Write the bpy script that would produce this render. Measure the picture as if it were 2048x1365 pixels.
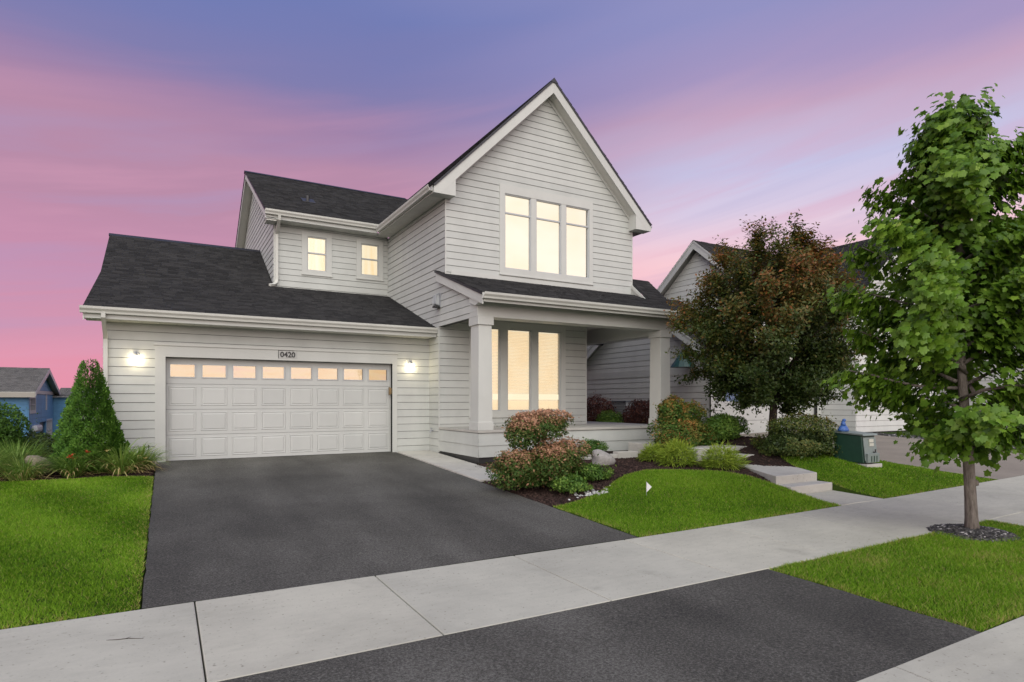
import bpy, bmesh, math, random
import numpy as np
from mathutils import Matrix, Vector
R_ = math.radians
rng = np.random.default_rng(7)
random.seed(7)
scene = bpy.context.scene
for o in list(bpy.data.objects):
    bpy.data.objects.remove(o, do_unlink=True)
COL = scene.collection

# ------------------------------------------------------------------ camera
CAM = np.array([-0.011, -14.626, 1.247])
YAW = R_(29.637)
cam = bpy.data.cameras.new('camera')
cam.sensor_width = 36.0
cam.lens = 1220.1 / 2048 * 36.0
cam.shift_y = 120.7 / 2048
cam.clip_start = 0.05
cam.clip_end = 3000
camo = bpy.data.objects.new('camera', cam)
camo.location = CAM
camo.rotation_euler = (R_(90), 0, -YAW)
COL.objects.link(camo)
scene.camera = camo
scene.render.resolution_x, scene.render.resolution_y = 1024, 682

# ------------------------------------------------------------------ view / light
vs = scene.view_settings
vs.view_transform = 'Standard'; vs.look = 'None'; vs.gamma = 1.0
vs.use_curve_mapping = False
vs.exposure = 1.54
scene.render.engine = 'CYCLES'
scene.cycles.max_bounces = 6
scene.cycles.transparent_max_bounces = 12
scene.cycles.sample_clamp_indirect = 4.0
scene.cycles.use_denoising = True

class NT:
    """small helper to write node trees"""
    def __init__(s, tree):
        s.t = tree; s.n = tree.nodes; s.l = tree.links
    def node(s, typ, **kw):
        n = s.n.new(typ)
        for k, v in kw.items():
            setattr(n, k, v)
        return n
    def link(s, a, b): s.l.new(a, b)
    def val(s, sock, v):
        if hasattr(v, 'links') or hasattr(v, 'is_linked'):
            s.l.new(v, sock)
        else:
            sock.default_value = v
    def math(s, op, a, b=0.0, clamp=False):
        n = s.node('ShaderNodeMath', operation=op); n.use_clamp = clamp
        s.val(n.inputs[0], a); s.val(n.inputs[1], b)
        return n.outputs[0]
    def ramp(s, fac, stops, interp='LINEAR'):
        n = s.node('ShaderNodeValToRGB'); n.color_ramp.interpolation = interp
        el = n.color_ramp.elements
        while len(el) < len(stops): el.new(0.5)
        for e, (p, c) in zip(el, stops):
            e.position = p; e.color = (c[0], c[1], c[2], 1)
        s.val(n.inputs[0], fac)
        return n.outputs[0]
    def mix(s, fac, a, b, blend='MIX'):
        n = s.node('ShaderNodeMix', data_type='RGBA', blend_type=blend)
        s.val(n.inputs[0], fac); s.val(n.inputs[6], a if hasattr(a, 'is_linked') else (*a[:3], 1)); s.val(n.inputs[7], b if hasattr(b, 'is_linked') else (*b[:3], 1))
        return n.outputs[2]
    def noise(s, vec, scale, detail=4, rough=0.55, dist=0.0):
        n = s.node('ShaderNodeTexNoise'); n.inputs['Scale'].default_value = scale
        n.inputs['Detail'].default_value = detail; n.inputs['Roughness'].default_value = rough
        n.inputs['Distortion'].default_value = dist
        if vec is not None: s.link(vec, n.inputs['Vector'])
        return n.outputs['Fac']
    def mapping(s, vec, scale=(1, 1, 1), loc=(0, 0, 0), rot=(0, 0, 0)):
        n = s.node('ShaderNodeMapping'); s.link(vec, n.inputs['Vector'])
        n.inputs['Scale'].default_value = scale; n.inputs['Location'].default_value = loc; n.inputs['Rotation'].default_value = rot
        return n.outputs[0]

world = bpy.data.worlds.new('World'); scene.world = world; world.use_nodes = True
w = NT(world.node_tree); w.n.clear()
tc = w.node('ShaderNodeTexCoord')
nrm = w.node('ShaderNodeVectorMath', operation='NORMALIZE'); w.link(tc.outputs['Generated'], nrm.inputs[0])
sep = w.node('ShaderNodeSeparateXYZ'); w.link(nrm.outputs[0], sep.inputs[0])
dotr = w.node('ShaderNodeVectorMath', operation='DOT_PRODUCT'); w.link(nrm.outputs[0], dotr.inputs[0])
dotr.inputs[1].default_value = (math.cos(YAW), -math.sin(YAW), 0)
dotf = w.node('ShaderNodeVectorMath', operation='DOT_PRODUCT'); w.link(nrm.outputs[0], dotf.inputs[0])
dotf.inputs[1].default_value = (math.sin(YAW), math.cos(YAW), 0)
elev, rr, ff = sep.outputs[2], dotr.outputs['Value'], dotf.outputs['Value']
comb = w.node('ShaderNodeCombineXYZ')
w.link(rr, comb.inputs[0]); w.link(w.math('MULTIPLY', ff, 0.6), comb.inputs[1])
w.link(w.math('SUBTRACT', w.math('MULTIPLY', elev, 7.0), w.math('MULTIPLY', rr, 1.1)), comb.inputs[2])
streak = w.noise(comb.outputs[0], 1.15, 5, 0.5, 0.35)
soft = w.noise(comb.outputs[0], 0.7, 3, 0.5, 0.2)
ee = w.math('MAXIMUM', w.math('ADD', elev, w.math('MULTIPLY', w.math('SUBTRACT', streak, 0.5), 0.13)), 0.0)
LEFT = [(0, (.74, .28, .38)), (.045, (.71, .285, .39)), (.085, (.62, .29, .41)), (.18, (.545, .265, .40)), (.27, (.465, .25, .37)), (.35, (.44, .245, .37)),
        (.395, (.33, .215, .375)), (.445, (.205, .195, .40)), (.52, (.155, .19, .43)), (1.0, (.16, .21, .43))]
RIGHT = [(0, (.90, .36, .42)), (.1, (.92, .45, .50)), (.20, (.88, .57, .62)), (.275, (.67, .57, .72)), (.33, (.53, .52, .73)), (.372, (.53, .43, .60)),
         (.405, (.51, .35, .50)), (.455, (.36, .29, .50)), (.52, (.27, .27, .51)), (1.0, (.19, .23, .46))]
side = w.math('MULTIPLY', w.math('ADD', w.math('ADD', rr, 0.30), w.math('MULTIPLY', w.math('SUBTRACT', soft, 0.5), 0.7)), 1.7, True)
sm = w.node('ShaderNodeMapRange', interpolation_type='SMOOTHSTEP'); w.link(side, sm.inputs[0])
col = w.mix(sm.outputs[0], w.ramp(ee, LEFT), w.ramp(ee, RIGHT))
comb2 = w.node('ShaderNodeCombineXYZ')
w.link(w.math('MULTIPLY', rr, 1.3), comb2.inputs[0]); w.link(ff, comb2.inputs[1])
w.link(w.math('SUBTRACT', w.math('MULTIPLY', elev, 17.0), w.math('MULTIPLY', rr, 3.4)), comb2.inputs[2])
fine = w.noise(comb2.outputs[0], 1.0, 5, 0.55, 0.6)
hi_ = w.math('MULTIPLY', w.math('SUBTRACT', 0.47, elev), 6.0, True)
lit = w.mix(w.math('MULTIPLY', w.math('MULTIPLY', w.math('SUBTRACT', fine, 0.51), 2.4, True), hi_), col, (.66, .33, .46))
col = w.mix(w.math('MULTIPLY', w.math('MULTIPLY', w.math('SUBTRACT', 0.48, fine), 2.2, True), hi_), lit, (.36, .32, .54))
bg = w.node('ShaderNodeBackground'); w.link(col, bg.inputs[0]); bg.inputs[1].default_value = 0.37
wo = w.node('ShaderNodeOutputWorld'); w.link(bg.outputs[0], wo.inputs[0])

sun = bpy.data.lights.new('sun', 'SUN'); sun.energy = 1.5; sun.angle = R_(95); sun.color = (1.0, .985, .90)
suno = bpy.data.objects.new('sun', sun); COL.objects.link(suno)
SUN_FROM = Vector((-0.38, -0.78, 0.45)).normalized()
suno.rotation_euler = (-SUN_FROM).to_track_quat('-Z', 'Y').to_euler()
suno.location = (0, -20, 30)

# ------------------------------------------------------------------ projection helpers (layout of the survey only)
RV = np.array([math.cos(YAW), -math.sin(YAW), 0]); FV = np.array([math.sin(YAW), math.cos(YAW), 0])

# ------------------------------------------------------------------ mesh helpers
class MB:
    def __init__(s): s.v = []; s.f = []
    def add(s, vs, fs):
        o = len(s.v); s.v += [tuple(map(float, p)) for p in vs]; s.f += [tuple(i + o for i in f) for f in fs]; return s
    def box(s, x0, x1, y0, y1, z0, z1):
        x0, x1 = min(x0, x1), max(x0, x1); y0, y1 = min(y0, y1), max(y0, y1); z0, z1 = min(z0, z1), max(z0, z1)
        return s.add([(x0, y0, z0), (x1, y0, z0), (x1, y1, z0), (x0, y1, z0), (x0, y0, z1), (x1, y0, z1), (x1, y1, z1), (x0, y1, z1)],
                     [(0, 3, 2, 1), (4, 5, 6, 7), (0, 1, 5, 4), (1, 2, 6, 5), (2, 3, 7, 6), (3, 0, 4, 7)])
    def prism(s, pts, d):
        """closed prism: polygon pts (3D) swept by vector d"""
        n = len(pts); p = [Vector(q) for q in pts]; d = Vector(d)
        a = Vector((0, 0, 0))
        for i in range(n): a += p[i].cross(p[(i + 1) % n])
        if a.dot(d) > 0: p = p[::-1]
        vs = p + [q + d for q in p]
        fs = [tuple(range(n)), tuple(range(2 * n - 1, n - 1, -1))]
        for i in range(n):
            j = (i + 1) % n; fs.append((j, i, i + n, j + n))
        return s.add(vs, fs)
    def tube(s, path, radii, sides=8, caps=True):
        path = [Vector(p) for p in path]; n = len(path)
        if not hasattr(radii, '__len__'): radii = [radii] * n
        rings = []; up = Vector((0, 0, 1)); prev = None
        for i, p in enumerate(path):
            t = (path[min(i + 1, n - 1)] - path[max(i - 1, 0)]).normalized()
            x = prev if prev is not None else (up.cross(t) if abs(t.z) < 0.95 else Vector((1, 0, 0)).cross(t))
            x = (x - t * x.dot(t)).normalized(); prev = x; y = t.cross(x)
            rings.append([p + (x * math.cos(2 * math.pi * k / sides) + y * math.sin(2 * math.pi * k / sides)) * radii[i] for k in range(sides)])
        vs = [q for r in rings for q in r]; fs = []
        for i in range(n - 1):
            for k in range(sides):
                k2 = (k + 1) % sides
                fs.append((i * sides + k, i * sides + k2, (i + 1) * sides + k2, (i + 1) * sides + k))
        if caps:
            fs.append(tuple(range(sides))[::-1]); fs.append(tuple((n - 1) * sides + k for k in range(sides)))
        return s.add(vs, fs)
    def lathe(s, prof, c, sides=16, sx=1, sy=1):
        vs = []; fs = []
        for (r, z) in prof:
            for k in range(sides):
                a = 2 * math.pi * k / sides; vs.append((c[0] + r * sx * math.cos(a), c[1] + r * sy * math.sin(a), c[2] + z))
        m = len(prof)
        for i in range(m - 1):
            for k in range(sides):
                k2 = (k + 1) % sides; fs.append((i * sides + k, i * sides + k2, (i + 1) * sides + k2, (i + 1) * sides + k))
        fs.append(tuple(range(sides))[::-1]); fs.append(tuple((m - 1) * sides + k for k in range(sides)))
        return s.add(vs, fs)
    def mesh(s, name):
        me = bpy.data.meshes.new(name); me.from_pydata(s.v, [], s.f); me.update(); return me
    def build(s, name, mat, parent=None, smooth=False, bevel=0.0, kind=None):
        me = s.mesh(name)
        if bevel:
            bm = bmesh.new(); bm.from_mesh(me)
            bmesh.ops.bevel(bm, geom=[e for e in bm.edges], offset=bevel, segments=2, profile=0.5, affect='EDGES', clamp_overlap=True)
            bm.to_mesh(me); bm.free()
        return link(name, me, mat, parent, smooth, kind)

def wloc(o):
    return WL.get(o.name, Vector((0, 0, 0))) if o else Vector((0, 0, 0))
WL = {}
def link(name, me, mat, parent=None, smooth=False, kind=None):
    if mat is not None and len(me.materials) == 0: me.materials.append(mat)
    if smooth: me.polygons.foreach_set('use_smooth', [True] * len(me.polygons))
    o = bpy.data.objects.new(name, me); COL.objects.link(o)
    if parent is not None: attach(o, parent)
    if kind: o['kind'] = kind
    return o
def attach(o, parent):
    o.parent = parent; o.matrix_parent_inverse = Matrix.Translation(-wloc(parent))
def thing(name, label, cat, loc, group=None):
    o = bpy.data.objects.new(name, None); o.empty_display_size = 0.2; COL.objects.link(o); o.location = loc
    WL[o.name] = Vector(loc); tag(o, label, cat, group); return o
def tag(o, label, cat, group=None):
    o['label'] = label; o['category'] = cat
    if group: o['group'] = group
    return o
def struct(o): o['kind'] = 'structure'; return o

def np_mesh(name, V, faces, attrs=None):
    """V (n,3); faces: list of (m,k) int arrays"""
    me = bpy.data.meshes.new(name)
    V = np.ascontiguousarray(V, dtype=np.float32)
    me.vertices.add(len(V)); me.vertices.foreach_set('co', V.ravel())
    idx = np.concatenate([f.ravel() for f in faces]).astype(np.int32)
    starts = []; o = 0
    for f in faces:
        starts.append(o + np.arange(len(f)) * f.shape[1]); o += f.size
    starts = np.concatenate(starts).astype(np.int32)
    me.loops.add(len(idx)); me.loops.foreach_set('vertex_index', idx)
    me.polygons.add(len(starts)); me.polygons.foreach_set('loop_start', starts)
    me.update(calc_edges=True)
    for k, a in (attrs or {}).items():
        at = me.attributes.new(k, 'FLOAT', 'POINT'); at.data.foreach_set('value', np.ascontiguousarray(a, dtype=np.float32))
    return me

def scatter(T, F, P, X, N, S, tint=None, zs=None):
    """copies of template T (k,3) at P with axis X, normal N, size S"""
    N = N / np.linalg.norm(N, axis=1, keepdims=True)
    X = X - (X * N).sum(1, keepdims=True) * N; X = X / (np.linalg.norm(X, axis=1, keepdims=True) + 1e-9)
    Y = np.cross(N, X)
    S = S if S.ndim == 2 else S[:, None]
    V = P[:, None, :] + S[:, None, :1] * T[None, :, 0:1] * X[:, None, :] + S[:, None, -1:] * T[None, :, 1:2] * Y[:, None, :] + S[:, None, :1] * T[None, :, 2:3] * N[:, None, :]
    n, k = len(P), len(T)
    off = (np.arange(n) * k)[:, None, None]
    faces = [(np.asarray(f)[None] + off).reshape(-1, np.asarray(f).shape[1]) for f in F]
    tt = np.repeat(tint, k) if tint is not None else None
    return V.reshape(-1, 3), faces, tt

# ------------------------------------------------------------------ materials
def mat(name):
    m = bpy.data.materials.new(name); m.use_nodes = True
    t = NT(m.node_tree); b = t.n['Principled BSDF']; return m, t, b
def bump(t, b, h, strength=0.3, dist=0.01):
    n = t.node('ShaderNodeBump'); n.inputs['Strength'].default_value = strength; n.inputs['Distance'].default_value = dist
    t.link(h, n.inputs['Height']); t.link(n.outputs[0], b.inputs['Normal'])
def objco(t): return t.node('ShaderNodeTexCoord').outputs['Object']

def paint(name, c, rough=0.55, var=0.06, scale=3.0, grain=True):
    m, t, b = mat(name); co = objco(t)
    f = t.noise(co, scale, 5, 0.6)
    g = t.noise(t.mapping(co, (1.2, 1.2, .25)), 1.7, 3, .5)
    fac = t.math('ADD', t.math('MULTIPLY', f, .5), t.math('MULTIPLY', g, .5))
    c0 = tuple(x * (1 - var * 1.6) for x in c); c1 = tuple(min(1, x * (1 + var)) for x in c)
    oi = t.node('ShaderNodeObjectInfo'); rv = t.ramp(oi.outputs['Random'], [(0, (.955, .957, .955)), (1, (1.03, 1.028, 1.022))])
    t.link(t.mix(1, t.ramp(fac, [(.3, c0), (.62, c1)]), rv, 'MULTIPLY'), b.inputs['Base Color'])
    b.inputs['Roughness'].default_value = rough; b.inputs['Specular IOR Level'].default_value = 0.3
    if grain:
        bump(t, b, t.noise(t.mapping(co, (4, 4, 40)), 6, 3, .5), .06, .004)
    return m
def metal(name, c, rough=0.4, metallic=0.0):
    m, t, b = mat(name)
    f = t.noise(objco(t), 9, 3); t.link(t.ramp(f, [(.3, tuple(x * .82 for x in c)), (.7, c)]), b.inputs['Base Color'])
    b.inputs['Roughness'].default_value = rough; b.inputs['Metallic'].default_value = metallic
    return m
def emit(name, c, s, stops=None, scale=(1, 1, 1), nscale=2.0):
    m, t, b = mat(name)
    e = t.node('ShaderNodeEmission')
    if stops:
        t.link(t.ramp(t.noise(t.mapping(objco(t), scale), nscale, 3), stops), e.inputs[0])
    else: e.inputs[0].default_value = (*c, 1)
    e.inputs[1].default_value = s
    t.link(e.outputs[0], t.n['Material Output'].inputs[0]); return m
def foliage(name, stops, trans=0.3, rough=0.5, spec=0.3):
    m, t, b = mat(name)
    a = t.node('ShaderNodeAttribute', attribute_name='tint')
    c = t.ramp(a.outputs['Fac'], stops)
    t.link(c, b.inputs['Base Color']); b.inputs['Roughness'].default_value = rough; b.inputs['Specular IOR Level'].default_value = spec
    tr = t.node('ShaderNodeBsdfTranslucent'); t.link(c, tr.inputs[0])
    mx = t.node('ShaderNodeMixShader'); mx.inputs[0].default_value = trans
    t.link(b.outputs[0], mx.inputs[1]); t.link(tr.outputs[0], mx.inputs[2]); t.link(mx.outputs[0], t.n['Material Output'].inputs[0])
    return m

M = {}
M['siding'] = paint('siding_paint', (.455, .472, .438), .6, .05)
M['trim'] = paint('trim_paint', (.495, .508, .470), .5, .035, 2.0)
M['door'] = paint('door_paint', (.455, .468, .442), .45, .03, 2.0)
M['gutter'] = paint('gutter_enamel', (.53, .535, .485), .35, .05, 1.5, False)
M['soffit'] = paint('soffit_vinyl', (.60, .60, .55), .55, .05, 2.0, False)
M['ceiling'] = paint('porch_ceiling_paint', (.60, .60, .55), .6, .04)
M['shadow_core'] = paint('sheathing_lap_shadow', (.055, .055, .053), .8, .05)  # sheathing darkened so the gaps between boards carry a painted lap shadow
M['deck'] = paint('deck_boards', (.40, .39, .35), .6, .08)
M['dark'] = metal('dark_bronze', (.03, .03, .03), .45)
M['steel'] = metal('grey_steel', (.32, .34, .36), .35, .3)
M['brass'] = metal('old_brass', (.28, .2, .1), .4, .6)
M['number'] = metal('black_numerals', (.012, .012, .012), .4)
M['plate'] = paint('number_plate', (.45, .46, .43), .4, .05)
M['frame'] = paint('window_vinyl', (.41, .43, .43), .35, .02, 2.0, False)
M['black_edge'] = metal('drip_edge_metal', (.025, .026, .03), .5)
M['bulb'] = emit('lit_glass', (1.0, .84, .56), 11.0)

def glass():
    m, t, b = mat('window_glass')
    tr = t.node('ShaderNodeBsdfTransparent'); gl = t.node('ShaderNodeBsdfGlossy'); gl.inputs['Roughness'].default_value = 0.02
    gl.inputs['Color'].default_value = (.9, .95, 1, 1)
    fr = t.node('ShaderNodeFresnel'); fr.inputs[0].default_value = 1.45
    mx = t.node('ShaderNodeMixShader'); t.link(fr.outputs[0], mx.inputs[0]); t.link(tr.outputs[0], mx.inputs[1]); t.link(gl.outputs[0], mx.inputs[2])
    t.link(mx.outputs[0], t.n['Material Output'].inputs[0]); return m
M['glass'] = glass()
M['darkglass'] = metal('dark_window_glass', (.03, .04, .055), .06)
M['lit_up'] = emit('lit_bedroom', (1, .87, .66), .40, [(.3, (1, .83, .60)), (.65, (1, .90, .72))], (.6, .6, 1.2), .9)
M['lit_small'] = emit('lit_stair', (1, .8, .5), .36, [(.3, (1, .74, .40)), (.62, (1, .87, .62))], (8, 8, .6), 1.0)
M['lit_low'] = emit('lit_living_room', (1, .8, .5), .33, [(.3, (1, .76, .46)), (.65, (1, .88, .64))], (1, 1, 1), 1.6)
M['lit_garage'] = emit('lit_garage', (1, .7, .4), .28, [(.25, (1, .60, .30)), (.5, (1, .72, .42)), (.75, (1, .62, .44))], (.9, .9, 5), 1.3)
def blindmat():
    m, t, b = mat('blind_slat'); b.inputs['Base Color'].default_value = (.74, .66, .52, 1); b.inputs['Roughness'].default_value = .6
    b.inputs['Emission Color'].default_value = (1, .76, .48, 1); b.inputs['Emission Strength'].default_value = .18
    return m
M['blind'] = blindmat()
M['blind_rail'] = emit('lit_rail', (1, .86, .6), .40)

def shingles(name, c0, c1):
    m, t, b = mat(name)
    a = t.node('ShaderNodeAttribute', attribute_name='tint'); co = objco(t)
    f = t.noise(co, 90, 3, .7); g = t.noise(co, .7, 3, .5)
    v = t.math('ADD', t.math('ADD', t.math('MULTIPLY', a.outputs['Fac'], .34), t.math('MULTIPLY', f, .55)), t.math('MULTIPLY', g, .2))
    t.link(t.ramp(v, [(.25, c0), (.85, c1)]), b.inputs['Base Color']); b.inputs['Roughness'].default_value = .95; b.inputs['Specular IOR Level'].default_value = .15
    bump(t, b, f, .5, .004); return m
M['shingle'] = shingles('asphalt_shingles', (.014, .0142, .0145), (.046, .0455, .0445))
M['shingle_grey'] = shingles('grey_shingles', (.06, .06, .058), (.15, .145, .138))

def asphalt():
    m, t, b = mat('asphalt'); co = objco(t)
    f = t.noise(co, 55, 2, .6); f2 = t.noise(co, 140, 2, .6); g = t.noise(co, .5, 4, .55); h = t.noise(t.mapping(co, (1, .22, 1)), .9, 3, .5)
    fc = t.math('ADD', t.math('MULTIPLY', t.math('SUBTRACT', f, .5), 1.05), t.math('MULTIPLY', t.math('SUBTRACT', f2, .5), 1.0))
    v = t.math('ADD', t.math('ADD', .5, fc), t.math('ADD', t.math('MULTIPLY', t.math('SUBTRACT', g, .5), .65), t.math('MULTIPLY', t.math('SUBTRACT', h, .5), .7)))
    t.link(t.ramp(v, [(.15, (.030, .0295, .027)), (.5, (.078, .075, .064)), (.85, (.17, .165, .145))]), b.inputs['Base Color'])
    b.inputs['Roughness'].default_value = .9; b.inputs['Specular IOR Level'].default_value = .2
    bump(t, b, t.math('ADD', f, f2), .6, .008); return m
M['asphalt'] = asphalt()
def concrete(name, c, var=.12, stain=.5):
    m, t, b = mat(name); co = objco(t)
    f = t.noise(co, 60, 4, .7); g = t.noise(co, 1.3, 5, .6); h = t.noise(t.mapping(co, (1, 3, 1)), 5, 3, .5)
    v = t.math('ADD', t.math('MULTIPLY', f, .25), t.math('ADD', t.math('MULTIPLY', g, .5), t.math('MULTIPLY', h, .25)))
    cc = t.ramp(v, [(.3, tuple(x * (1 - var * 1.6) for x in c)), (.55, c), (.75, tuple(min(1, x * (1 + var * .6)) for x in c))])
    sp = t.mix(1, t.ramp(t.noise(co, 2.1, 3, .45), [(.66, (1, 1, 1)), (.76, (1 - stain * .35,) * 3)]), t.mix(1, t.ramp(t.noise(co, 33, 2, .5), [(.25, (.62, .61, .6)), (.36, (1, 1, 1))]), t.ramp(t.noise(co, .8, 4, .6), [(.35, (.90, .89, .87)), (.6, (1.04, 1.03, 1.0))]), 'MULTIPLY'), 'MULTIPLY')
    oi = t.node('ShaderNodeObjectInfo'); rv = t.ramp(oi.outputs['Random'], [(0, (.97, .97, .965)), (1, (1.03, 1.02, 1.0))])
    t.link(t.mix(1, t.mix(1, cc, sp, 'MULTIPLY'), rv, 'MULTIPLY'), b.inputs['Base Color']); b.inputs['Roughness'].default_value = .88; b.inputs['Specular IOR Level'].default_value = .2
    bump(t, b, t.math('ADD', f, t.math('MULTIPLY', h, .6)), .25, .004); return m
M['concrete'] = concrete('broom_concrete', (.455, .45, .385))
M['concrete_pale'] = concrete('step_concrete', (.47, .465, .43))
M['concrete_warm'] = concrete('warm_concrete', (.27, .24, .20), .1, .2)
def soil(name, stops, scale=18, bstr=1.0, bd=.03, st=None):
    m, t, b = mat(name); co = objco(t)
    if st: co = t.mapping(co, st)
    f = t.noise(co, scale, 6, .7); t.link(t.ramp(f, stops), b.inputs['Base Color']); b.inputs['Roughness'].default_value = 1.0
    b.inputs['Specular IOR Level'].default_value = .1; bump(t, b, f, bstr, bd); return m
M['ground'] = soil('turf_ground', [(.3, (.020, .035, .010)), (.7, (.05, .08, .02))], 30)
M['thatch'] = soil('lawn_thatch', [(.3, (.03, .06, .008)), (.7, (.06, .10, .016))], 45)
M['mulch_base'] = soil('mulch_soil', [(.3, (.016, .011, .009)), (.7, (.05, .034, .028))], 35)
M['mulch'] = foliage('mulch_chips', [(0, (.018, .012, .010)), (.55, (.055, .034, .028)), (.9, (.10, .062, .048)), (1, (.16, .12, .09))], 0, .95, .1)
M['gravel'] = foliage('gravel_stone', [(0, (.02, .019, .018)), (.45, (.06, .057, .053)), (.68, (.17, .16, .15)), (.85, (.5, .48, .45))], 0, .8, .3)
M['rock'] = soil('boulder_stone', [(.3, (.24, .23, .21)), (.7, (.40, .385, .355))], 14, .6, .02)
M['rock_tan'] = soil('tan_stone', [(.3, (.20, .16, .12)), (.7, (.32, .27, .21))], 14, .6, .02)
M['bark'] = soil('maple_bark', [(.3, (.085, .072, .058)), (.7, (.25, .22, .19))], 30, 1.0, .03, (1, 1, .22))
M['bark_dark'] = soil('dark_bark', [(.3, (.03, .025, .02)), (.7, (.09, .075, .06))], 25, .9, .02)
M['grass'] = foliage('grass_blades', [(0, (.055, .140, .008)), (.45, (.160, .325, .014)), (.8, (.285, .48, .032)), (.93, (.36, .37, .085)), (1, (.45, .35, .15))], .4, .6, .2)

# ================================================================== TERRAIN
def sst(a, b, x):
    t = np.clip((np.asarray(x, float) - a) / (b - a), 0, 1); return t * t * (3 - 2 * t)
def zs(x):
    d = np.clip(np.asarray(x, float) - 5, 0, 14); return -.39 + .008 * d + .0006 * d * d
def g(x, y):
    x = np.asarray(x, float); y = np.asarray(y, float)
    zd = -.0433 * np.clip(-y, 0, 9.02) + (zs(x) + .39)
    z = zd + .2 * sst(4.95, 7.6, x) * sst(-9.1, -7.2, y) * (1 - .4 * sst(-6, -4, y)) * (1 - .8 * sst(11.5, 14, x))
    z = z + .38 * sst(9.9, 11.8, x) * sst(-8.4, -4.5, y) * (1 - .75 * sst(12.6, 14.2, x))
    z = z - 3.3 * sst(1.0, 22, y) * (1 - sst(-3.2, -1.3, x))
    z = z - .015 * np.clip((-9.02 - y) / 1.63, 0, 1) - .028 * np.clip((-10.65 - y) / 1.8, 0, 1) - .5 * sst(-20, -60, y) * 0
    return z
def gz(x, y): return float(g(x, y))

def axis(lo, hi, near_lo, near_hi, step):
    a = list(np.arange(near_lo, near_hi + 1e-6, step))
    s, x = step, near_hi
    while x < hi: s *= 1.35; x += s; a.append(min(x, hi))
    s, x = step, near_lo
    while x > lo: s *= 1.35; x -= s; a.insert(0, max(x, lo))
    return np.array(a)
def grid_faces(nx, ny):
    i, j = np.meshgrid(np.arange(nx - 1), np.arange(ny - 1), indexing='ij')
    a = i * ny + j
    return np.stack([a, a + ny, a + ny + 1, a + 1], -1).reshape(-1, 4)
xs_ = axis(-900, 900, -8, 26, .5); ys_ = axis(-300, 1200, -14, 26, .5)
GX, GY = np.meshgrid(xs_, ys_, indexing='ij')
GZ = g(GX, GY) - .07 - .35 * ((GX > 8.7) & (GX < 11.4) & (GY > -9.4) & (GY < -4.9))
struct(link('ground', np_mesh('ground', np.stack([GX, GY, GZ], -1).reshape(-1, 3), [grid_faces(len(xs_), len(ys_))]), M['ground'], smooth=True))

def strip(name, x0, x1, lo, hi, mat_, dz=0.0, step=.12, rough=0.0, parent=None, kind='structure'):
    nx = max(2, int((x1 - x0) / step) + 1); xs = np.linspace(x0, x1, nx)
    L = np.array([lo(x) for x in xs]); H = np.array([hi(x) for x in xs])
    ny = max(2, int((H - L).max() / step) + 1); t = np.linspace(0, 1, ny)
    X = np.repeat(xs[:, None], ny, 1); Y = L[:, None] + (H - L)[:, None] * t[None]
    Z = g(X, Y) + dz + (rng.normal(0, rough, X.shape) if rough else 0)
    V = np.stack([X, Y, Z], -1).reshape(-1, 3); F = [grid_faces(nx, ny)]
    idx = np.arange(nx * ny).reshape(nx, ny); loop = np.concatenate([idx[:, 0], idx[-1, 1:], idx[-2::-1, -1], idx[0, -2:0:-1]])
    m_ = len(loop); low = V[loop].copy(); low[:, 2] -= .22; n0 = len(V); k_ = np.arange(m_); k2 = (k_ + 1) % m_
    V = np.concatenate([V, low]); F.append(np.stack([loop, n0 + k_, n0 + k2, loop[k2]], -1))
    o = link(name, np_mesh(name, V, F), mat_, parent, smooth=False)
    if kind: o['kind'] = kind
    return o
def C(v): return lambda x: v
def curve(pts):
    xs, ys = zip(*pts); return lambda x: float(np.interp(x, xs, ys))
def smooth_curve(pts, n=60):
    """Catmull-Rom through the points, as y(x)"""
    P = [np.array(p, float) for p in pts]; P = [2 * P[0] - P[1]] + P + [2 * P[-1] - P[-2]]
    out = []
    for i in range(1, len(P) - 2):
        for t in np.linspace(0, 1, n // len(pts) + 4)[:-1]:
            a, b, c, d = P[i - 1:i + 3]
            out.append(.5 * ((2 * b) + (c - a) * t + (2 * a - 5 * b + 4 * c - d) * t * t + (3 * b - a - 3 * c + d) * t ** 3))
    out.append(P[-2]); return curve([tuple(q) for q in out])

# ---- driveway and apron (asphalt sheets with slightly ragged edges)
def sheet(name, edge_l, edge_r, y0, y1, dz, m, step=.15):
    ny = int((y1 - y0) / step) + 1; ys = np.linspace(y0, y1, ny); nx = 26
    t = np.linspace(0, 1, nx)
    xl = np.array([edge_l(y) for y in ys]); xr = np.array([edge_r(y) for y in ys])
    xl = xl + rng.normal(0, .006, ny); xr = xr + rng.normal(0, .006, ny)
    X = xl[None] + (xr - xl)[None] * t[:, None]; Y = np.repeat(ys[None], nx, 0)
    Z = g(np.minimum(X, 4.9), Y) + dz + .004 * np.sin(X * 1.3) * np.sin(Y * .9)
    return struct(link(name, np_mesh(name, np.stack([X, Y, Z], -1).reshape(-1, 3), [grid_faces(nx, ny)]), m, smooth=True))
sheet('driveway', C(-.17), lambda y: 4.93, -9.012, -.02, .004, M['asphalt'])
sheet('driveway_apron', lambda y: -.05 - .1 * (-10.65 - y), lambda y: 5.145, -12.47, -10.655, .004, M['asphalt'])

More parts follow.
